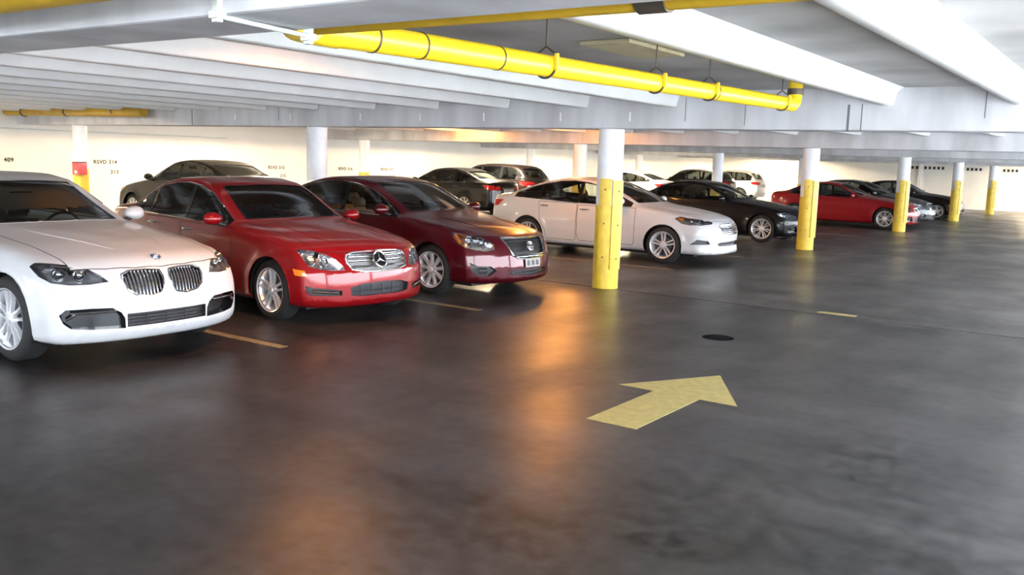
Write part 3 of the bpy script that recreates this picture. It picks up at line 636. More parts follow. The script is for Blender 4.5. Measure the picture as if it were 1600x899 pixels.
def seat_mesh(wide):
    if wide in SEATS: return SEATS[wide]
    h = wide/2; out = {}
    b = MB().bbox((-.02, -h, .20), (.50, h, .36), .05); ob = b.build('cushion', None, None, True); out['cushion'] = ob.data; bpy.data.objects.remove(ob)
    def slab(name, pts, h0, h1, r):
        bm = bmesh.new(); v = []
        for (x0, x1, z), hh in pts:
            v.append([bm.verts.new((x0, -hh, z)), bm.verts.new((x1, -hh, z)), bm.verts.new((x1, hh, z)), bm.verts.new((x0, hh, z))])
        bm.faces.new(v[0][::-1]); bm.faces.new(v[-1])
        for a, c in zip(v[:-1], v[1:]):
            for i in range(4): bm.faces.new((a[i], a[(i+1) % 4], c[(i+1) % 4], c[i]))
        bmesh.ops.bevel(bm, geom=bm.edges[:], offset=r, segments=2, affect='EDGES')
        me = bpy.data.meshes.new(name); bm.to_mesh(me); bm.free(); me.polygons.foreach_set('use_smooth', [True]*len(me.polygons)); return me
    out['back'] = slab('backrest', [((-.06, .08, .30), h), ((-.16, .0, .62), h), ((-.25, -.11, .86), h*.80)], 0, 0, .03)
    out['head'] = slab('headrest', [((-.285, -.18, .89), .12), ((-.30, -.20, 1.03), .11)], 0, 0, .03)
    SEATS[wide] = out; return out
def add_seat(root, x, y, z, wide, m, heads=(0,), dark=None):
    D = seat_mesh(wide); s = link_mesh('seat', D['cushion'].copy(), root, (x, y, z)); s.data.materials.append(m)
    q = link_mesh('backrest', D['back'].copy(), s); q.data.materials.append(m)
    for hy in heads: q = link_mesh('headrest', D['head'].copy(), s, (0, hy, 0)); q.data.materials.append(m)
def car(name, key, pm, label, pose, F, group=None, res=(64, 44, 18), flip_zs=1.0):
    C = dict(SPECS[key]); C.update(F.get('over', {}))
    S = Shape(C); X, Y, th = pose; root = empty(name, (X, Y, 0), th); root.scale = (1, 1, F.get('tall', 1)); tag(root, label, 'car', group)
    hw, wb, fo, ro, r = S.hw, S.wb, S.fo, S.ro, C['r']; lite = F.get('lite', False)
    V, Fc = S.mesh(*res); bm = bmesh.new(); vs = [bm.verts.new(v) for v in V]
    for f in Fc: bm.faces.new([vs[i] for i in f])
    bmesh.ops.recalc_face_normals(bm, faces=bm.faces[:]); bm.normal_update()
    P = lambda x: float(S.c(S.P, x)); B = lambda x: float(S.c(S.B, x))
    # cabin lining, an inner skin
    lin = bmesh.new(); mp = {}
    xc, xe = C.get('liner', (C['glass_f'][0]-.05, C['glass_r'][1]+.0))
    for f in bm.faces:
        c = f.calc_center_median()
        if xe < c.x < xc and (c.z < B(c.x)-.02 or (f.normal.z > .85 and c.z > 1.2)):
            q = []
            for v in f.verts:
                if v not in mp: mp[v] = lin.verts.new(v.co)
                q.append(mp[v])
            lin.faces.new(q)
    skin_obj('cabin_lining', lin, S, M[F.get('trim', 'interior')], root, -.055)
    # wheel arches
    for sg in (-1, 1):
        for wx in (0., -wb):
            poly = [(wx+S.R*math.cos(a), 0, r+S.R*math.sin(a)) for a in np.linspace(0, 2*math.pi, 22, endpoint=False)]
            d = (0, sg, 0); cut(bm, poly, d, lambda c: c.y*sg > hw*.45).free()
            # below the arch the panel is open down to the ground
            prof = [(S.R+.004, sg*(hw-.035)), (S.R+.012, sg*(hw-.30)), (0, sg*(hw-.31))]
            wv = MB(); n = 30; k0 = math.radians(-28); k1 = math.radians(208); vv = []; ff = []
            for i in range(n+1):
                a = k0+(k1-k0)*i/n
                for rad, yy in prof: vv.append((wx+rad*math.cos(a), yy, max(.2, r+rad*math.sin(a))))
            for i in range(n):
                for j in range(2): ff.append((i*3+j, i*3+3+j, i*3+4+j, i*3+1+j))
            wv.add(vv, ff).build('wheel_well', M['black'], root, True)
            lip = S.sy([wx+(S.R+.006)*math.cos(a) for a in np.linspace(math.radians(-18), math.radians(198), 30)], [max(S.zs+.03, r+(S.R+.006)*math.sin(a)) for a in np.linspace(math.radians(-18), math.radians(198), 30)], sg, -.004)
            bead(S, lip, .008, 6).build('arch_lip', pm, root, True)
            add_wheel(root, wx, sg*(hw-.135), r, F['wheel'], F.get('steer', 0) if wx == 0 else 0, not lite)
    # side glazing: black surround first, panes out of it
    g = C['dlo']                                         # x stations (front to rear) of the glazed area
    nsta = 9; xs = np.linspace(g[0], g[1], nsta); rail = np.array([P(x+(.11 if x > S.xr else -.05))-g[2] for x in xs]); low = np.array([B(x)+.018 for x in xs])
    up = np.maximum(rail, low+.004)
    GL = M[F.get('glass', 'glass')]
    for sg in (-1, 1):
        outer = [(x, 0, z+.016) for x, z in zip(xs, up)]+[(x, 0, z-.014) for x, z in zip(xs[::-1], low[::-1])]
        tr = cut(bm, outer, (0, sg, 0), lambda c: c.y*sg > .3 and c.z > .8)
        for (xa, xb, nm) in C['panes']:
            xm = np.linspace(xa, xb, 6); u2 = np.maximum(np.interp(-xm, -xs, up)-.004, np.interp(-xm, -xs, low)+.006); l2 = np.interp(-xm, -xs, low)+.004
            pane = [(x, 0, z) for x, z in zip(xm, u2)]+[(x, 0, z) for x, z in zip(xm[::-1], l2[::-1])]
            pn = cut(tr, pane, (0, sg, 0), lambda c: True); skin_obj(nm, pn, S, GL, root, -.006)
        skin_obj('window_trim', tr, S, M['gloss_black'], root, -.001)
        if F.get('chrome_line', True):
            for zz, nm in ((up+.014, 'window_moulding'), (low-.012, 'window_moulding')):
                p = S.sy(xs[1:-1], zz[1:-1], sg, .002); bead(S, p, .006, 6).build(nm, M['chrome'], root, True)
    # windscreen and rear window, cut from above
    (xf, xt, w0, w1), (rt, rb, v0, v1) = C['glass_f'], C['glass_r']
    def bowed(x0, x1, a0, a1, b0, b1):
        ys = np.linspace(-1, 1, 7); return [(x0-b0*(y*a0)**2, y*a0, 0) for y in ys]+[(x1-b1*(y*a1)**2, y*a1, 0) for y in ys[::-1]]
    zmin = min(B(xf), B(rb))-.12
    for nm, poly in (('windscreen', bowed(xf, xt, w0, w1, .34, .22)), ('rear_window', bowed(rt, rb, v0, v1, -.1, -.2))):
        fs = cut(bm, poly, (0, 0, 1), lambda c: c.z > zmin); skin_obj(nm, fs, S, M[F.get('glass_f', F.get('glass', 'glass'))] if nm == 'windscreen' else GL, root, -.004)
        p = dens(poly, .08); q = S.tz(p[:, 0], p[:, 1]); ribbon(q, S.grad(q), .024, .001).build('glass_seal', M['gloss_black'], root)
    if not lite:
        # bonnet, boot lid, doors as panels of their own with dark gaps between them
        hx = C['hood']; ys = np.linspace(-1, 1, 7)
        hood = [(hx[0]-hx[2]*(y*hx[1])**2, y*hx[1], 0) for y in ys]+[(xf+.06-.34*(y*hx[3])**2, y*hx[3], 0) for y in ys[::-1]]
        fs = cut(bm, hood, (0, 0, 1), lambda c: c.z > .55); skin_obj('hood', fs, S, pm, root)
        p = dens(hood, .05); q = S.tz(p[:, 0], p[:, 1]); ribbon(q, S.grad(q), .008).build('hood_gap', M['seam'], root)
        bx = rb-.06; bh = [(bx, y*.62, 0) for y in ys]+[(-wb-ro+.10, y*.62, 0) for y in ys[::-1]]
        fs = cut(bm, bh, (0, 0, 1), lambda c: c.z > .8); skin_obj('boot_lid', fs, S, pm, root)
        for sg in (-1, 1):
            for nm, xa, xb in C['doors']:
                zt = min(B(xa), B(xb))-.005; zl = S.zs+.10
                poly = [(xa, 0, zt), (xb, 0, zt), (xb, 0, zl+.12), (xb+.05, 0, zl), (xa-.03, 0, zl), (xa, 0, zl+.05)]
                if xb < -wb+S.R+.06: poly = [(xa, 0, zt), (xb, 0, zt), (-wb+S.R*.75, 0, r+S.R*.80), (-wb+S.R+.03, 0, r+.12), (-wb+S.R+.06, 0, zl), (xa-.03, 0, zl), (xa, 0, zl+.05)]
                fs = cut(bm, poly, (0, sg, 0), lambda c: c.y*sg > .3); dr_ = skin_obj(nm, fs, S, pm, root)
                p = dens(poly, .05); q = S.sy(p[:, 0], p[:, 2], sg); ribbon(q, S.grad(q), .008).build('door_gap', M['seam'], dr_)
                hz = zt-.075; hxs = np.linspace(xb+.05, xb+.24, 7)
                q = S.sy(hxs, np.full(7, hz), sg, .022); q[0] = S.sy([hxs[0]], [hz], sg, .0)[0]; q[-1] = S.sy([hxs[-1]], [hz], sg, .0)[0]
                bead(S, q, .012, 8).build('door_handle', M['chrome'] if F.get('chrome_line', True) else pm, dr_, True)
    # traced front details
    for it in F.get('front', []):
        kind, poly, d, par = it['kind'], it['poly'], it['d'], it
        for mir in ((1, -1) if it.get('mirror', True) else (1,)):
            pl = [(p[0], p[1]*mir, p[2]) for p in poly]; dd = (d[0], d[1]*mir, d[2])
            if mir < 0: pl = pl[::-1]
            nb_ = cut(bm, pl, dd, lambda c: c.x > fo-1.1)
            if not len(nb_.faces): nb_.free(); continue
            nb_.normal_update()
            if kind == 'headlight':
                h = sunk(nb_, S, .07, 'headlight', M[it.get('house', 'lamp_dark')], root, pl, dd)
                skin_obj('lamp_lens', nb_, S, M['lens'], h, .001)
                for (bx_, by_, bz_, br_, bmn) in it.get('bulbs', []):
                    MB().lathe([(0, br_*.55), (br_*.5, br_*.45), (br_*.85, br_*.2), (br_, -.01), (br_*1.12, -.012), (br_*1.15, -.03)], 'x', 20).build('lamp_bulb', M[bmn], h, True).location = (bx_, by_*mir, bz_)
                for (pts, rad, bmn) in it.get('strips', []):
                    MB().tube([(p[0], p[1]*mir, p[2]) for p in pts], rad, 8).build('lamp_strip', M[bmn], h, True)
            elif kind == 'panel':
                skin_obj(it['name'], nb_, S, M[it['mat']], root, it.get('off', .002))
            elif kind == 'opening':
                h = sunk(nb_, S, it.get('depth', .06), it['name'], M[it.get('mat', 'mesh_grille')], root, pl, dd, (-1, 0, 0)); nb_.free()
                if it.get('frame'):
                    p = dens(pl, .02); q = S.fxs(p[:, 1], p[:, 2], .004); bead(S, list(q)+[q[1]], it['frame'], 8).build('surround', M[it.get('frame_mat', 'chrome')], h, True)
                for (y0, z0, y1, z1, rad, mn, dep) in it.get('bars', []):
                    yy = np.linspace(y0, y1, 9)*mir; zz = np.linspace(z0, z1, 9); q = S.fxs(yy, zz, dep)
                    bead(S, q, rad, 8).build('bar', M[mn], h, True)
    for fn in F.get('extra', []): fn(root, S)
    # mirrors
    mx, mz = C['mirror']
    for sg in (-1, 1):
        base = S.sy([mx+.02], [mz-.05], sg)[0]; bmx = bmesh.new(); bmesh.ops.create_uvsphere(bmx, u_segments=20, v_segments=12, radius=1)
        for v in bmx.verts:
            x, y, z = v.co; v.co = ((x*.075 if x > 0 else x*.035)*(1-.18*y*sg), y*.115, z*.075*(1+.12*y*sg)*(1 if z > 0 else .85))
        me = bpy.data.meshes.new('door_mirror'); bmx.to_mesh(me); bmx.free(); me.polygons.foreach_set('use_smooth', [True]*len(me.polygons)); me.materials.append(pm)
        o = link_mesh('door_mirror', me, root, (mx, base[1]+sg*.135, mz+.01))
        MB().tube([(.02, -sg*.145, -.07), (.015, -sg*.09, -.055), (.01, -sg*.04, -.04)], [.03, .022, .022], 10).build('mirror_arm', M['black'], o, True)
        bmx = MB().lathe([(0, 0), (.09, 0)], 'x', 20); bmx.v = [(-.034, p[1]*1.05, p[2]*.72) for p in bmx.v]; bmx.build('mirror_glass', M['chrome'], o)
    # cabin furniture
    sm = M[F.get('seat', 'seat_dark')]; cs = C['seats']; zf = C.get('seat_z', .12)
    for sy_ in (-.36, .36): add_seat(root, cs[0], sy_, zf, .50, sm)
    add_seat(root, cs[1], 0, zf+.02, 1.2, sm, (-.36, .36))
    dx = cs[0]+.85; zd = B(dx)-.02
    MB().bbox((dx-.12, -.64*hw/.9, zd-.26), (xf-.16 if xf-.16 > dx+.1 else dx+.2, .64*hw/.9, zd-.0), .05).build('dashboard', M['interior'], root, True)
    ring = [(dx-.28+.07*math.sin(a), .36+.185*math.cos(a), zd-.04+.17*math.sin(a)) for a in np.linspace(0, 2*math.pi, 25)]
    sw = MB().tube(ring, .014, 8).build('steering_wheel', M['black'], root, True); MB().tube([(dx-.1, .36, zd-.08), (dx-.28, .36, zd-.04)], [.03, .05], 12).build('steering_column', M['black'], sw, True)
    if not lite: MB().bbox((xt+.10, -.11, P(xt)-.16), (xt+.13, .11, P(xt)-.10), .01).build('rear_view_mirror', M['black'], root)
    # tail lamps, rear plate and bumper strip
    xr_ = -wb-ro; zt_ = B(xr_+.3)
    for sg in (-1, 1):
        d = (-.75, sg*.66, 0); dd, rr_, uu = frame_of(d)
        poly = [(xr_+.42, sg*hw*.93, zt_-.05), (xr_+.08, sg*hw*.72, zt_-.06), (xr_+.0, sg*hw*.50, zt_-.09), (xr_+.0, sg*hw*.50, zt_-.20), (xr_+.10, sg*hw*.75, zt_-.22), (xr_+.30, sg*hw*.93, zt_-.17)]
        fs = cut(bm, poly, d, lambda c: c.x < -wb-.2); tl = skin_obj('tail_lamp', fs, S, M['red_lens'], root, .004)
    MB().bbox((xr_+.0, -.26, zt_-.32), (xr_+.03, .26, zt_-.17), .006).build('rear_plate', M['plate'], root)
    MB().bbox((xr_-.012, -.34, zt_-.155), (xr_+.05, .34, zt_-.13), .006).build('boot_trim', M['chrome'], root)
    skin_obj('body', bm, S, pm, root)
    MB().bbox((-wb-ro+.5, -hw*.72, S.zs-.05), (fo-.45, hw*.72, S.zs+.02), .01).build('underbody', M['black'], root)
    return root, S

SWAP = {}
def clone(src, name, label, pose, swap, skip=(), tall=1.0, group=None):
    """another car of the same body: a copy of the thing, its parts and sub-parts in other colours"""
    mp = {M[a]: M[b] for a, b in swap.items()}
    def dup(o, parent):
        c = o.copy(); COL.objects.link(c); c.parent = parent
        if o.type == 'MESH' and o.data.materials and o.data.materials[0] in mp:
            k = (o.data.name, mp[o.data.materials[0]].name)
            if k not in SWAP:
                SWAP[k] = o.data.copy(); SWAP[k].materials[0] = mp[o.data.materials[0]]
            c.data = SWAP[k]
        for ch in o.children:
            if ch.name.split('.')[0] not in skip: dup(ch, c)
        return c
    r = dup(src, None); r.name = name; r.location = (pose[0], pose[1], 0); r.rotation_euler = (0, 0, pose[2]); r.scale = (1, 1, tall); tag(r, label, 'car', group); return r

# ---------------------------------------------------------------- front details, in each car's own coordinates
def yz(pts, x=.8): return [(x, a, b) for a, b in pts]
def sym(half):            # half: (y >= 0, z) from top centre outwards and down to bottom centre
    return yz(half+[(-a, b) for a, b in half[::-1]])
FX, DG = (1, 0, 0), (.74, -.62, .26)
KID = [(-.37, .735), (-.305, .760), (-.15, .763), (-.045, .752), (-.028, .70), (-.042, .615), (-.075, .572), (-.17, .553), (-.285, .572), (-.35, .616), (-.375, .69)]
def kid_z(y): return (.752-.05*max(0, y-.28)/.09 if y > .05 else .74), (.562+.35*max(0, y-.22)**1.3 if y > .09 else .59)
FRONT = {}
FRONT['white_luxury'] = [
    dict(kind='headlight', d=DG, house='lamp_dark', poly=[(.329, -.90, .807), (.351, -.87, .836), (.435, -.795, .832), (.521, -.70, .817), (.608, -.59, .789), (.678, -.526, .74), (.728, -.475, .685), (.689, -.616, .670), (.63, -.739, .670), (.551, -.847, .688), (.456, -.90, .739)],
         bulbs=[(.515, -.755, .745, .046, 'reflector'), (.60, -.640, .738, .044, 'reflector'), (.528, -.755, .745, .030, 'bulb'), (.613, -.640, .738, .030, 'bulb')], strips=[([(.47, -.80, .812), (.55, -.68, .795), (.62, -.57, .765), (.68, -.50, .71)], .007, 'chrome')]),
    dict(kind='opening', name='grille', d=FX, poly=yz(KID), depth=.05, mat='black', frame=.0085, bars=[(-y, kid_z(y)[0], -y*.985, kid_z(y)[1], .0075, 'chrome', -.012) for y in np.linspace(.062, .345, 10)]),
    dict(kind='opening', name='air_intake', d=(.85, -.5, 0), depth=.07, mat='gloss_black', poly=[(.62, -.835, .441), (.648, -.797, .482), (.734, -.636, .487), (.787, -.488, .482), (.804, -.421, .440), (.81, -.393, .39), (.81, -.389, .31), (.732, -.64, .318), (.669, -.765, .328), (.641, -.815, .375)],
         bars=[(-.77, .452, -.46, .455, .010, 'chrome', .002), (-.80, .40, -.74, .44, .010, 'chrome', .0)]),
    dict(kind='opening', name='lower_grille', d=FX, mirror=False, depth=.05, poly=yz([(.375, .425), (-.375, .425), (-.375, .318), (.375, .318)]), bars=[(-.36, z, .36, z, .004, 'black', -.02) for z in (.345, .372, .40)]+[(y, .32, y, .422, .006, 'black', -.015) for y in (-.2, -.02, .16)]),
]
G3 = [(0, .757), (.12, .756), (.30, .748), (.385, .726), (.412, .69), (.405, .64), (.37, .58), (.22, .552), (0, .545)]
FRONT['red_sedan'] = [
    dict(kind='headlight', d=DG, house='reflector', poly=[(.38, -.80, .772), (.426, -.750, .783), (.516, -.660, .763), (.592, -.572, .730), (.648, -.511, .685), (.703, -.451, .616), (.722, -.440, .572), (.677, -.562, .570), (.607, -.68, .586), (.542, -.758, .614), (.486, -.793, .684), (.437, -.800, .738)],
         bulbs=[(.50, -.690, .672, .052, 'bulb'), (.575, -.590, .655, .046, 'bulb')], strips=[([(.44, -.745, .72), (.53, -.71, .62)], .012, 'lamp_dark'), ([(.55, -.63, .72), (.62, -.60, .60)], .010, 'lamp_dark'), ([(.57, -.70, .590), (.66, -.53, .585)], .009, 'chrome')]),
    dict(kind='opening', name='grille', d=FX, mirror=False, depth=.045, mat='lamp_dark', frame=.008, poly=sym(G3), bars=[(-.36, .712, .36, .712, .013, 'chrome', -.004), (-.385, .655, .385, .655, .013, 'chrome', -.004), (-.35, .600, .35, .600, .013, 'chrome', -.004), (0, .75, 0, .55, .010, 'chrome', -.004)]),
    dict(kind='panel', name='side_marker', mat='amber', d=(.5, -.86, 0), poly=[(.395, -.86, .586), (.525, -.80, .572), (.548, -.79, .516), (.433, -.86, .520)]),
    dict(kind='opening', name='fog_recess', d=(.8, -.6, 0), depth=.045, mat='recess', poly=[(.54, -.80, .42), (.595, -.745, .402), (.706, -.555, .381), (.735, -.485, .366), (.733, -.485, .318), (.668, -.626, .314), (.573, -.775, .325), (.55, -.80, .366)],
         bars=[(-.745, .362, -.52, .345, .016, 'reflector', -.012)]),
    dict(kind='opening', name='lower_grille', d=FX, mirror=False, depth=.05, poly=sym([(0, .44), (.26, .430), (.40, .395), (.385, .312), (.25, .298), (0, .300)]), bars=[(-.33, .35, .33, .35, .004, 'black', -.02)]+[(y, .31, y, .42, .007, 'black', -.012) for y in (-.28, -.14, 0, .14, .28)]),
]
A3 = [(0, .764), (.15, .762), (.40, .772), (.405, .715), (.372, .635), (.335, .555), (.26, .510), (.12, .500), (0, .498)]
FRONT['maroon_sedan'] = [
    dict(kind='headlight', d=DG, house='reflector', poly=[(.30, -.835, .838), (.352, -.820, .828), (.497, -.775, .798), (.609, -.672, .782), (.701, -.602, .746), (.773, -.555, .687), (.792, -.565, .624), (.74, -.665, .606), (.642, -.783, .624), (.553, -.851, .652), (.454, -.875, .690), (.355, -.865, .782)],
         bulbs=[(.545, -.745, .715, .05, 'bulb'), (.655, -.640, .70, .05, 'bulb')], strips=[([(.36, -.815, .79), (.47, -.835, .70)], .022, 'amber'), ([(.55, -.76, .77), (.60, -.77, .65)], .010, 'lamp_dark'), ([(.66, -.64, .75), (.70, -.64, .64)], .010, 'lamp_dark')]),
    dict(kind='opening', name='grille', d=FX, mirror=False, depth=.05, mat='black', frame=.010, poly=sym(A3), bars=[(-.33, .545, .33, .545, .017, 'chrome', .004), (-.28, .520, .28, .520, .012, 'chrome', .004), (-.40, .755, .40, .755, .010, 'chrome', .0)]+[(-.33, z, .33, z, .006, 'black', -.015) for z in (.60, .64, .68, .72)]+[(-.345, .56, -.41, .75, .011, 'chrome', .002), (.345, .56, .41, .75, .011, 'chrome', .002)]),
    dict(kind='opening', name='fog_recess', d=(.8, -.6, 0), depth=.05, mat='recess', poly=[(.625, -.845, .465), (.699, -.770, .425), (.799, -.631, .42), (.84, -.565, .366), (.792, -.635, .300), (.699, -.765, .300), (.648, -.825, .353)], bars=[(-.74, .36, -.66, .36, .038, 'bulb', -.03)]),
    dict(kind='opening', name='lower_grille', d=FX, mirror=False, depth=.05, poly=sym([(0, .372), (.30, .366), (.42, .345), (.36, .300), (0, .285)]), bars=[(-.35, .328, .35, .328, .006, 'chrome', -.004)]),
]
F3 = [(0, .748), (.22, .746), (.36, .735), (.43, .70), (.425, .62), (.39, .565), (.2, .552), (0, .55)]
FRONT['white_sedan'] = [
    dict(kind='headlight', d=DG, house='lamp_dark', poly=[(.22, -.89, .825), (.305, -.85, .866), (.433, -.835, .840), (.623, -.713, .815), (.777, -.537, .774), (.79, -.58, .740), (.677, -.795, .718), (.505, -.885, .717), (.365, -.90, .742), (.281, -.895, .785)],
         bulbs=[(.50, -.775, .77, .036, 'reflector'), (.60, -.690, .765, .036, 'reflector')], strips=[([(.27, -.84, .82), (.36, -.84, .80)], .026, 'amber'), ([(.66, -.66, .755), (.735, -.56, .755)], .012, 'reflector')]),
    dict(kind='opening', name='grille', d=FX, mirror=False, depth=.04, mat='lamp_dark', frame=.007, poly=sym(F3), bars=[(-.39, z, .39, z, .010, 'chrome', -.006) for z in (.585, .615, .645, .675, .705, .73)]),
    dict(kind='opening', name='fog_recess', d=(.8, -.6, 0), depth=.04, mat='recess', poly=[(.525, -.90, .378), (.641, -.870, .472), (.783, -.703, .446), (.806, -.66, .388)]),
    dict(kind='opening', name='lower_grille', d=FX, mirror=False, depth=.04, mat='recess', poly=sym([(0, .425), (.40, .418), (.50, .40), (.46, .345), (0, .342)]), bars=[(-.42, .385, .42, .385, .006, 'black', -.012)]),
]
def lampset(z0, dx=0): return dict(kind='headlight', d=DG, house='reflector', poly=[(.36+dx, -.86, z0+.02), (.46+dx, -.78, z0+.035), (.58+dx, -.62, z0+.01), (.66+dx, -.46, z0-.04), (.68+dx, -.46, z0-.11), (.62+dx, -.64, z0-.13), (.52+dx, -.78, z0-.10), (.42+dx, -.86, z0-.04)], bulbs=[(.50+dx, -.70, z0-.05, .045, 'bulb'), (.565+dx, -.60, z0-.055, .045, 'bulb')])
FRONT['black_coupe'] = [lampset(.70),
    dict(kind='opening', name='grille', d=FX, poly=yz([(-.34, .675), (-.05, .685), (-.03, .60), (-.06, .52), (-.26, .52), (-.34, .60)]), depth=.05, mat='black', frame=.009, bars=[(-y, .67, -y, .53, .006, 'chrome', -.01) for y in np.linspace(.08, .31, 7)]),
    dict(kind='opening', name='air_intake', d=(.85, -.5, 0), poly=[(.6, -.76, .40), (.72, -.52, .42), (.74, -.46, .30), (.62, -.74, .28)], depth=.05, mat='gloss_black', bars=[(-.68, .36, -.56, .36, .03, 'reflector', -.02)]),
    dict(kind='opening', name='lower_grille', d=FX, mirror=False, depth=.05, poly=yz([(.40, .40), (-.40, .40), (-.36, .27), (.36, .27)]))]
def stand(o, p, n):          # lay a flat badge (built in its xy plane) onto the skin at p
    n = Vector(n).normalized(); y = Vector((0, 1, 0)); z = (Vector((0, 0, 1))-n*n.z).normalized(); x = z.cross(n)
    m = Matrix.Identity(4)
    for i in range(3): m[i][0], m[i][1], m[i][2], m[i][3] = -x[i], z[i], n[i], p[i]
    o.matrix_basis = m; return o
def disc(r0, z0, z1, n=28): return MB().lathe([(0, z1), (r0*.92, z1), (r0, z0)], 'z', n)
def ring(R, r, n=32): return MB().tube([(R*math.cos(a), R*math.sin(a), .008) for a in np.linspace(0, 2*math.pi, n)], r, 8)
def star_badge(root, S):
    p = S.fx(0, .668, .006); n = S.grad(np.array([p]))[0]
    d = stand(disc(.088, 0, .006).build('badge', M['gloss_black'], root, True), p, n); ring(.086, .008).build('badge_ring', M['chrome'], d, True)
    for k in range(3):
        a = math.pi/2+k*2*math.pi/3; c, s = math.cos(a), math.sin(a); q = [(.082*c, .082*s, .010), (-.014*s, .014*c, .008), (-.012*c, -.012*s, .018), (.014*s, -.014*c, .008)]
        MB().add(q, [(0, 1, 2), (0, 2, 3)]).build('badge_point', M['chrome'], d)
def roundel(root, S):
    p = S.tz([.655], [0], .003)[0]; n = S.grad(np.array([p]))[0]
    d = stand(disc(.041, 0, .004).build('badge', M['black'], root, True), p, n); ring(.041, .003).build('badge_ring', M['chrome'], d, True)
    for k in range(4):
        v = [(0, 0, .0055)]+[(.026*math.cos(a), .026*math.sin(a), .0055) for a in np.linspace(k*math.pi/2, (k+1)*math.pi/2, 6)]
        MB().add(v, [(0, i, i+1) for i in range(1, 6)]).build('badge_quarter', M['white_box'] if k % 2 else M['badge_blue'], d)
M['badge_blue'] = mat('blue enamel', (.05, .2, .6), .3)
def ring_badge(root, S):
    p = S.fx(0, .655, .012); n = S.grad(np.array([p]))[0]
    d = stand(disc(.05, 0, .004).build('badge', M['lamp_dark'], root, True), p, n); ring(.058, .009).build('badge_ring', M['chrome'], d, True); MB().bbox((-.075, -.012, .004), (.075, .012, .018), .004).build('badge_bar', M['chrome'], d)
def front_plate(root, S):
    p = S.fx(0, .445, .014); n = S.grad(np.array([p]))[0]
    d = stand(MB().bbox((-.155, -.055, -.006), (.155, .055, .004), .004).build('front_plate', M['plate'], root), p, n)
    for x in (-.095, 0., .095): MB().bbox((x-.030, -.032, .003), (x+.030, .034, .007), .002).build('plate_panel', M['black'], d)
def hood_ridges(root, S, mat_, lines):
    for pts in lines:
        for sg in (-1, 1):
            p = dens([(a, b*sg) for a, b in pts], .06, False); q = S.tz(p[:, 0], p[:, 1], -.006); MB().tube(q, [.004+.008*math.sin(math.pi*i/(len(q)-1)) for i in range(len(q))], 8).build('hood_ridge', mat_, root, True)
EXTRA = {'white_luxury': [roundel, lambda r_, s_: hood_ridges(r_, s_, M['p_white'], [[(.60, .16), (.2, .30), (-.3, .42), (-.7, .48)]])],
         'red_sedan': [star_badge, lambda r_, s_: hood_ridges(r_, s_, M['p_red'], [[(.60, .40), (.2, .46), (-.2, .50), (-.5, .52)]])],
         'maroon_sedan': [ring_badge, front_plate, lambda r_, s_: hood_ridges(r_, s_, M['p_maroon'], [[(.66, .34), (.3, .42), (-.1, .48), (-.35, .5)]])],
         'white_sedan': [lambda r_, s_: hood_ridges(r_, s_, M['p_white2'], [[(.74, .36), (.3, .44), (-.1, .50), (-.4, .52)]])]}

# ---------------------------------------------------------------- the parked cars
car('luxury_sedan', 'white_luxury', M['p_white'], 'white luxury sedan with twin oval grilles, cut off at the left edge', (-7.5, 4.54, .017), dict(wheel='vee5', front=FRONT['white_luxury'], extra=EXTRA['white_luxury'], glass='glass', glass_f='glass_clear', trim='interior_beige'), res=(84, 60, 30))
red_s, _ = car('compact_sedan', 'red_sedan', M['p_red'], 'bright red sedan with chrome bar grille beside the white luxury sedan', (-7.42, 7.17, -.10), dict(wheel='twin5', front=FRONT['red_sedan'], extra=EXTRA['red_sedan'], glass='glass'), res=(84, 60, 30))
mar_s, _ = car('family_sedan', 'maroon_sedan', M['p_maroon'], 'dark maroon sedan with chrome V grille and pale seats, left of the nearest column', (-7.53, 9.85, -.03), dict(wheel='ten', front=FRONT['maroon_sedan'], extra=EXTRA['maroon_sedan'], seat='seat_beige', trim='interior_beige', glass='glass_clear'), res=(76, 56, 26))
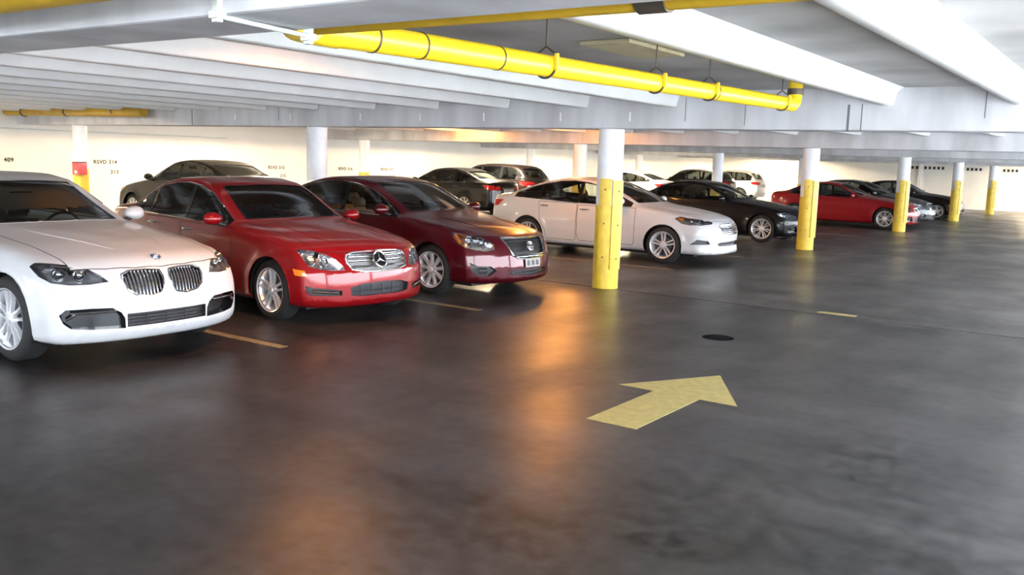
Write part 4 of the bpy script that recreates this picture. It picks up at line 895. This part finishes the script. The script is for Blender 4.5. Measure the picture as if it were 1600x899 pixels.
whi_s, _ = car('midsize_sedan', 'white_sedan', M['p_white2'], 'white four-door sedan parked behind the nearest column', (-7.22, 15.84, .04), dict(wheel='twin5', front=FRONT['white_sedan'], extra=EXTRA['white_sedan']), res=(76, 52, 26))
coup, _ = car('coupe', 'black_coupe', M['p_black'], 'black coupe between the white four-door sedan and the second column', (-7.62, 22.0, 0), dict(wheel='multi', front=FRONT['black_coupe'], chrome_line=False))
BADGES = ('badge', 'front_plate')
clone(coup, 'coupe', 'deep red coupe with bright wheel behind the second and third columns', (-6.85, 30.62, 0), {'p_black': 'p_red2'})
clone(mar_s, 'sedan', 'dark grey sedan just beyond the deep red coupe', (-7.1, 33.5, 0), {'p_maroon': 'p_grey', 'glass_clear': 'glass_dark', 'seat_beige': 'seat_dark', 'interior_beige': 'interior'}, BADGES)
clone(red_s, 'sedan', 'brown-black sedan between the third and fourth columns, farthest in its row', (-7.0, 39.5, 0), {'p_red': 'p_black2', 'glass': 'glass_dark'}, BADGES)
# cars nosed in to the left wall
W2 = math.pi
clone(mar_s, 'sedan', 'dark grey-brown sedan at the wall behind the bright red sedan', (-20.0, 13.6, W2), {'p_maroon': 'p_bronze', 'seat_beige': 'seat_dark'}, BADGES, 1.05)
clone(mar_s, 'sedan', 'black sedan at the wall showing its red tail lamp behind the maroon sedan', (-20.75, 23.8, W2), {'p_maroon': 'p_black', 'glass_clear': 'glass', 'seat_beige': 'seat_dark', 'interior_beige': 'interior'}, BADGES)
suv, _ = car('crossover', 'suv', M['p_black2'], 'brown-black crossover at the wall just beyond the black sedan', (-20.9, 26.3, W2), dict(wheel='five', glass='glass_dark', lite=True), res=(50, 34, 14))
clone(whi_s, 'sedan', 'light sedan at the wall glimpsed over the white four-door sedan', (-20.7, 35.6, W2), {'p_white2': 'p_silver', 'glass': 'glass_dark'})
clone(suv, 'utility_vehicle', 'dark boxy utility vehicle at the wall above the black coupe hood', (-20.6, 42.6, W2), {})
clone(suv, 'utility_vehicle', 'light utility vehicle with dark windows at the wall left of the second column', (-20.6, 46.8, W2), {'p_black2': 'p_silver'})
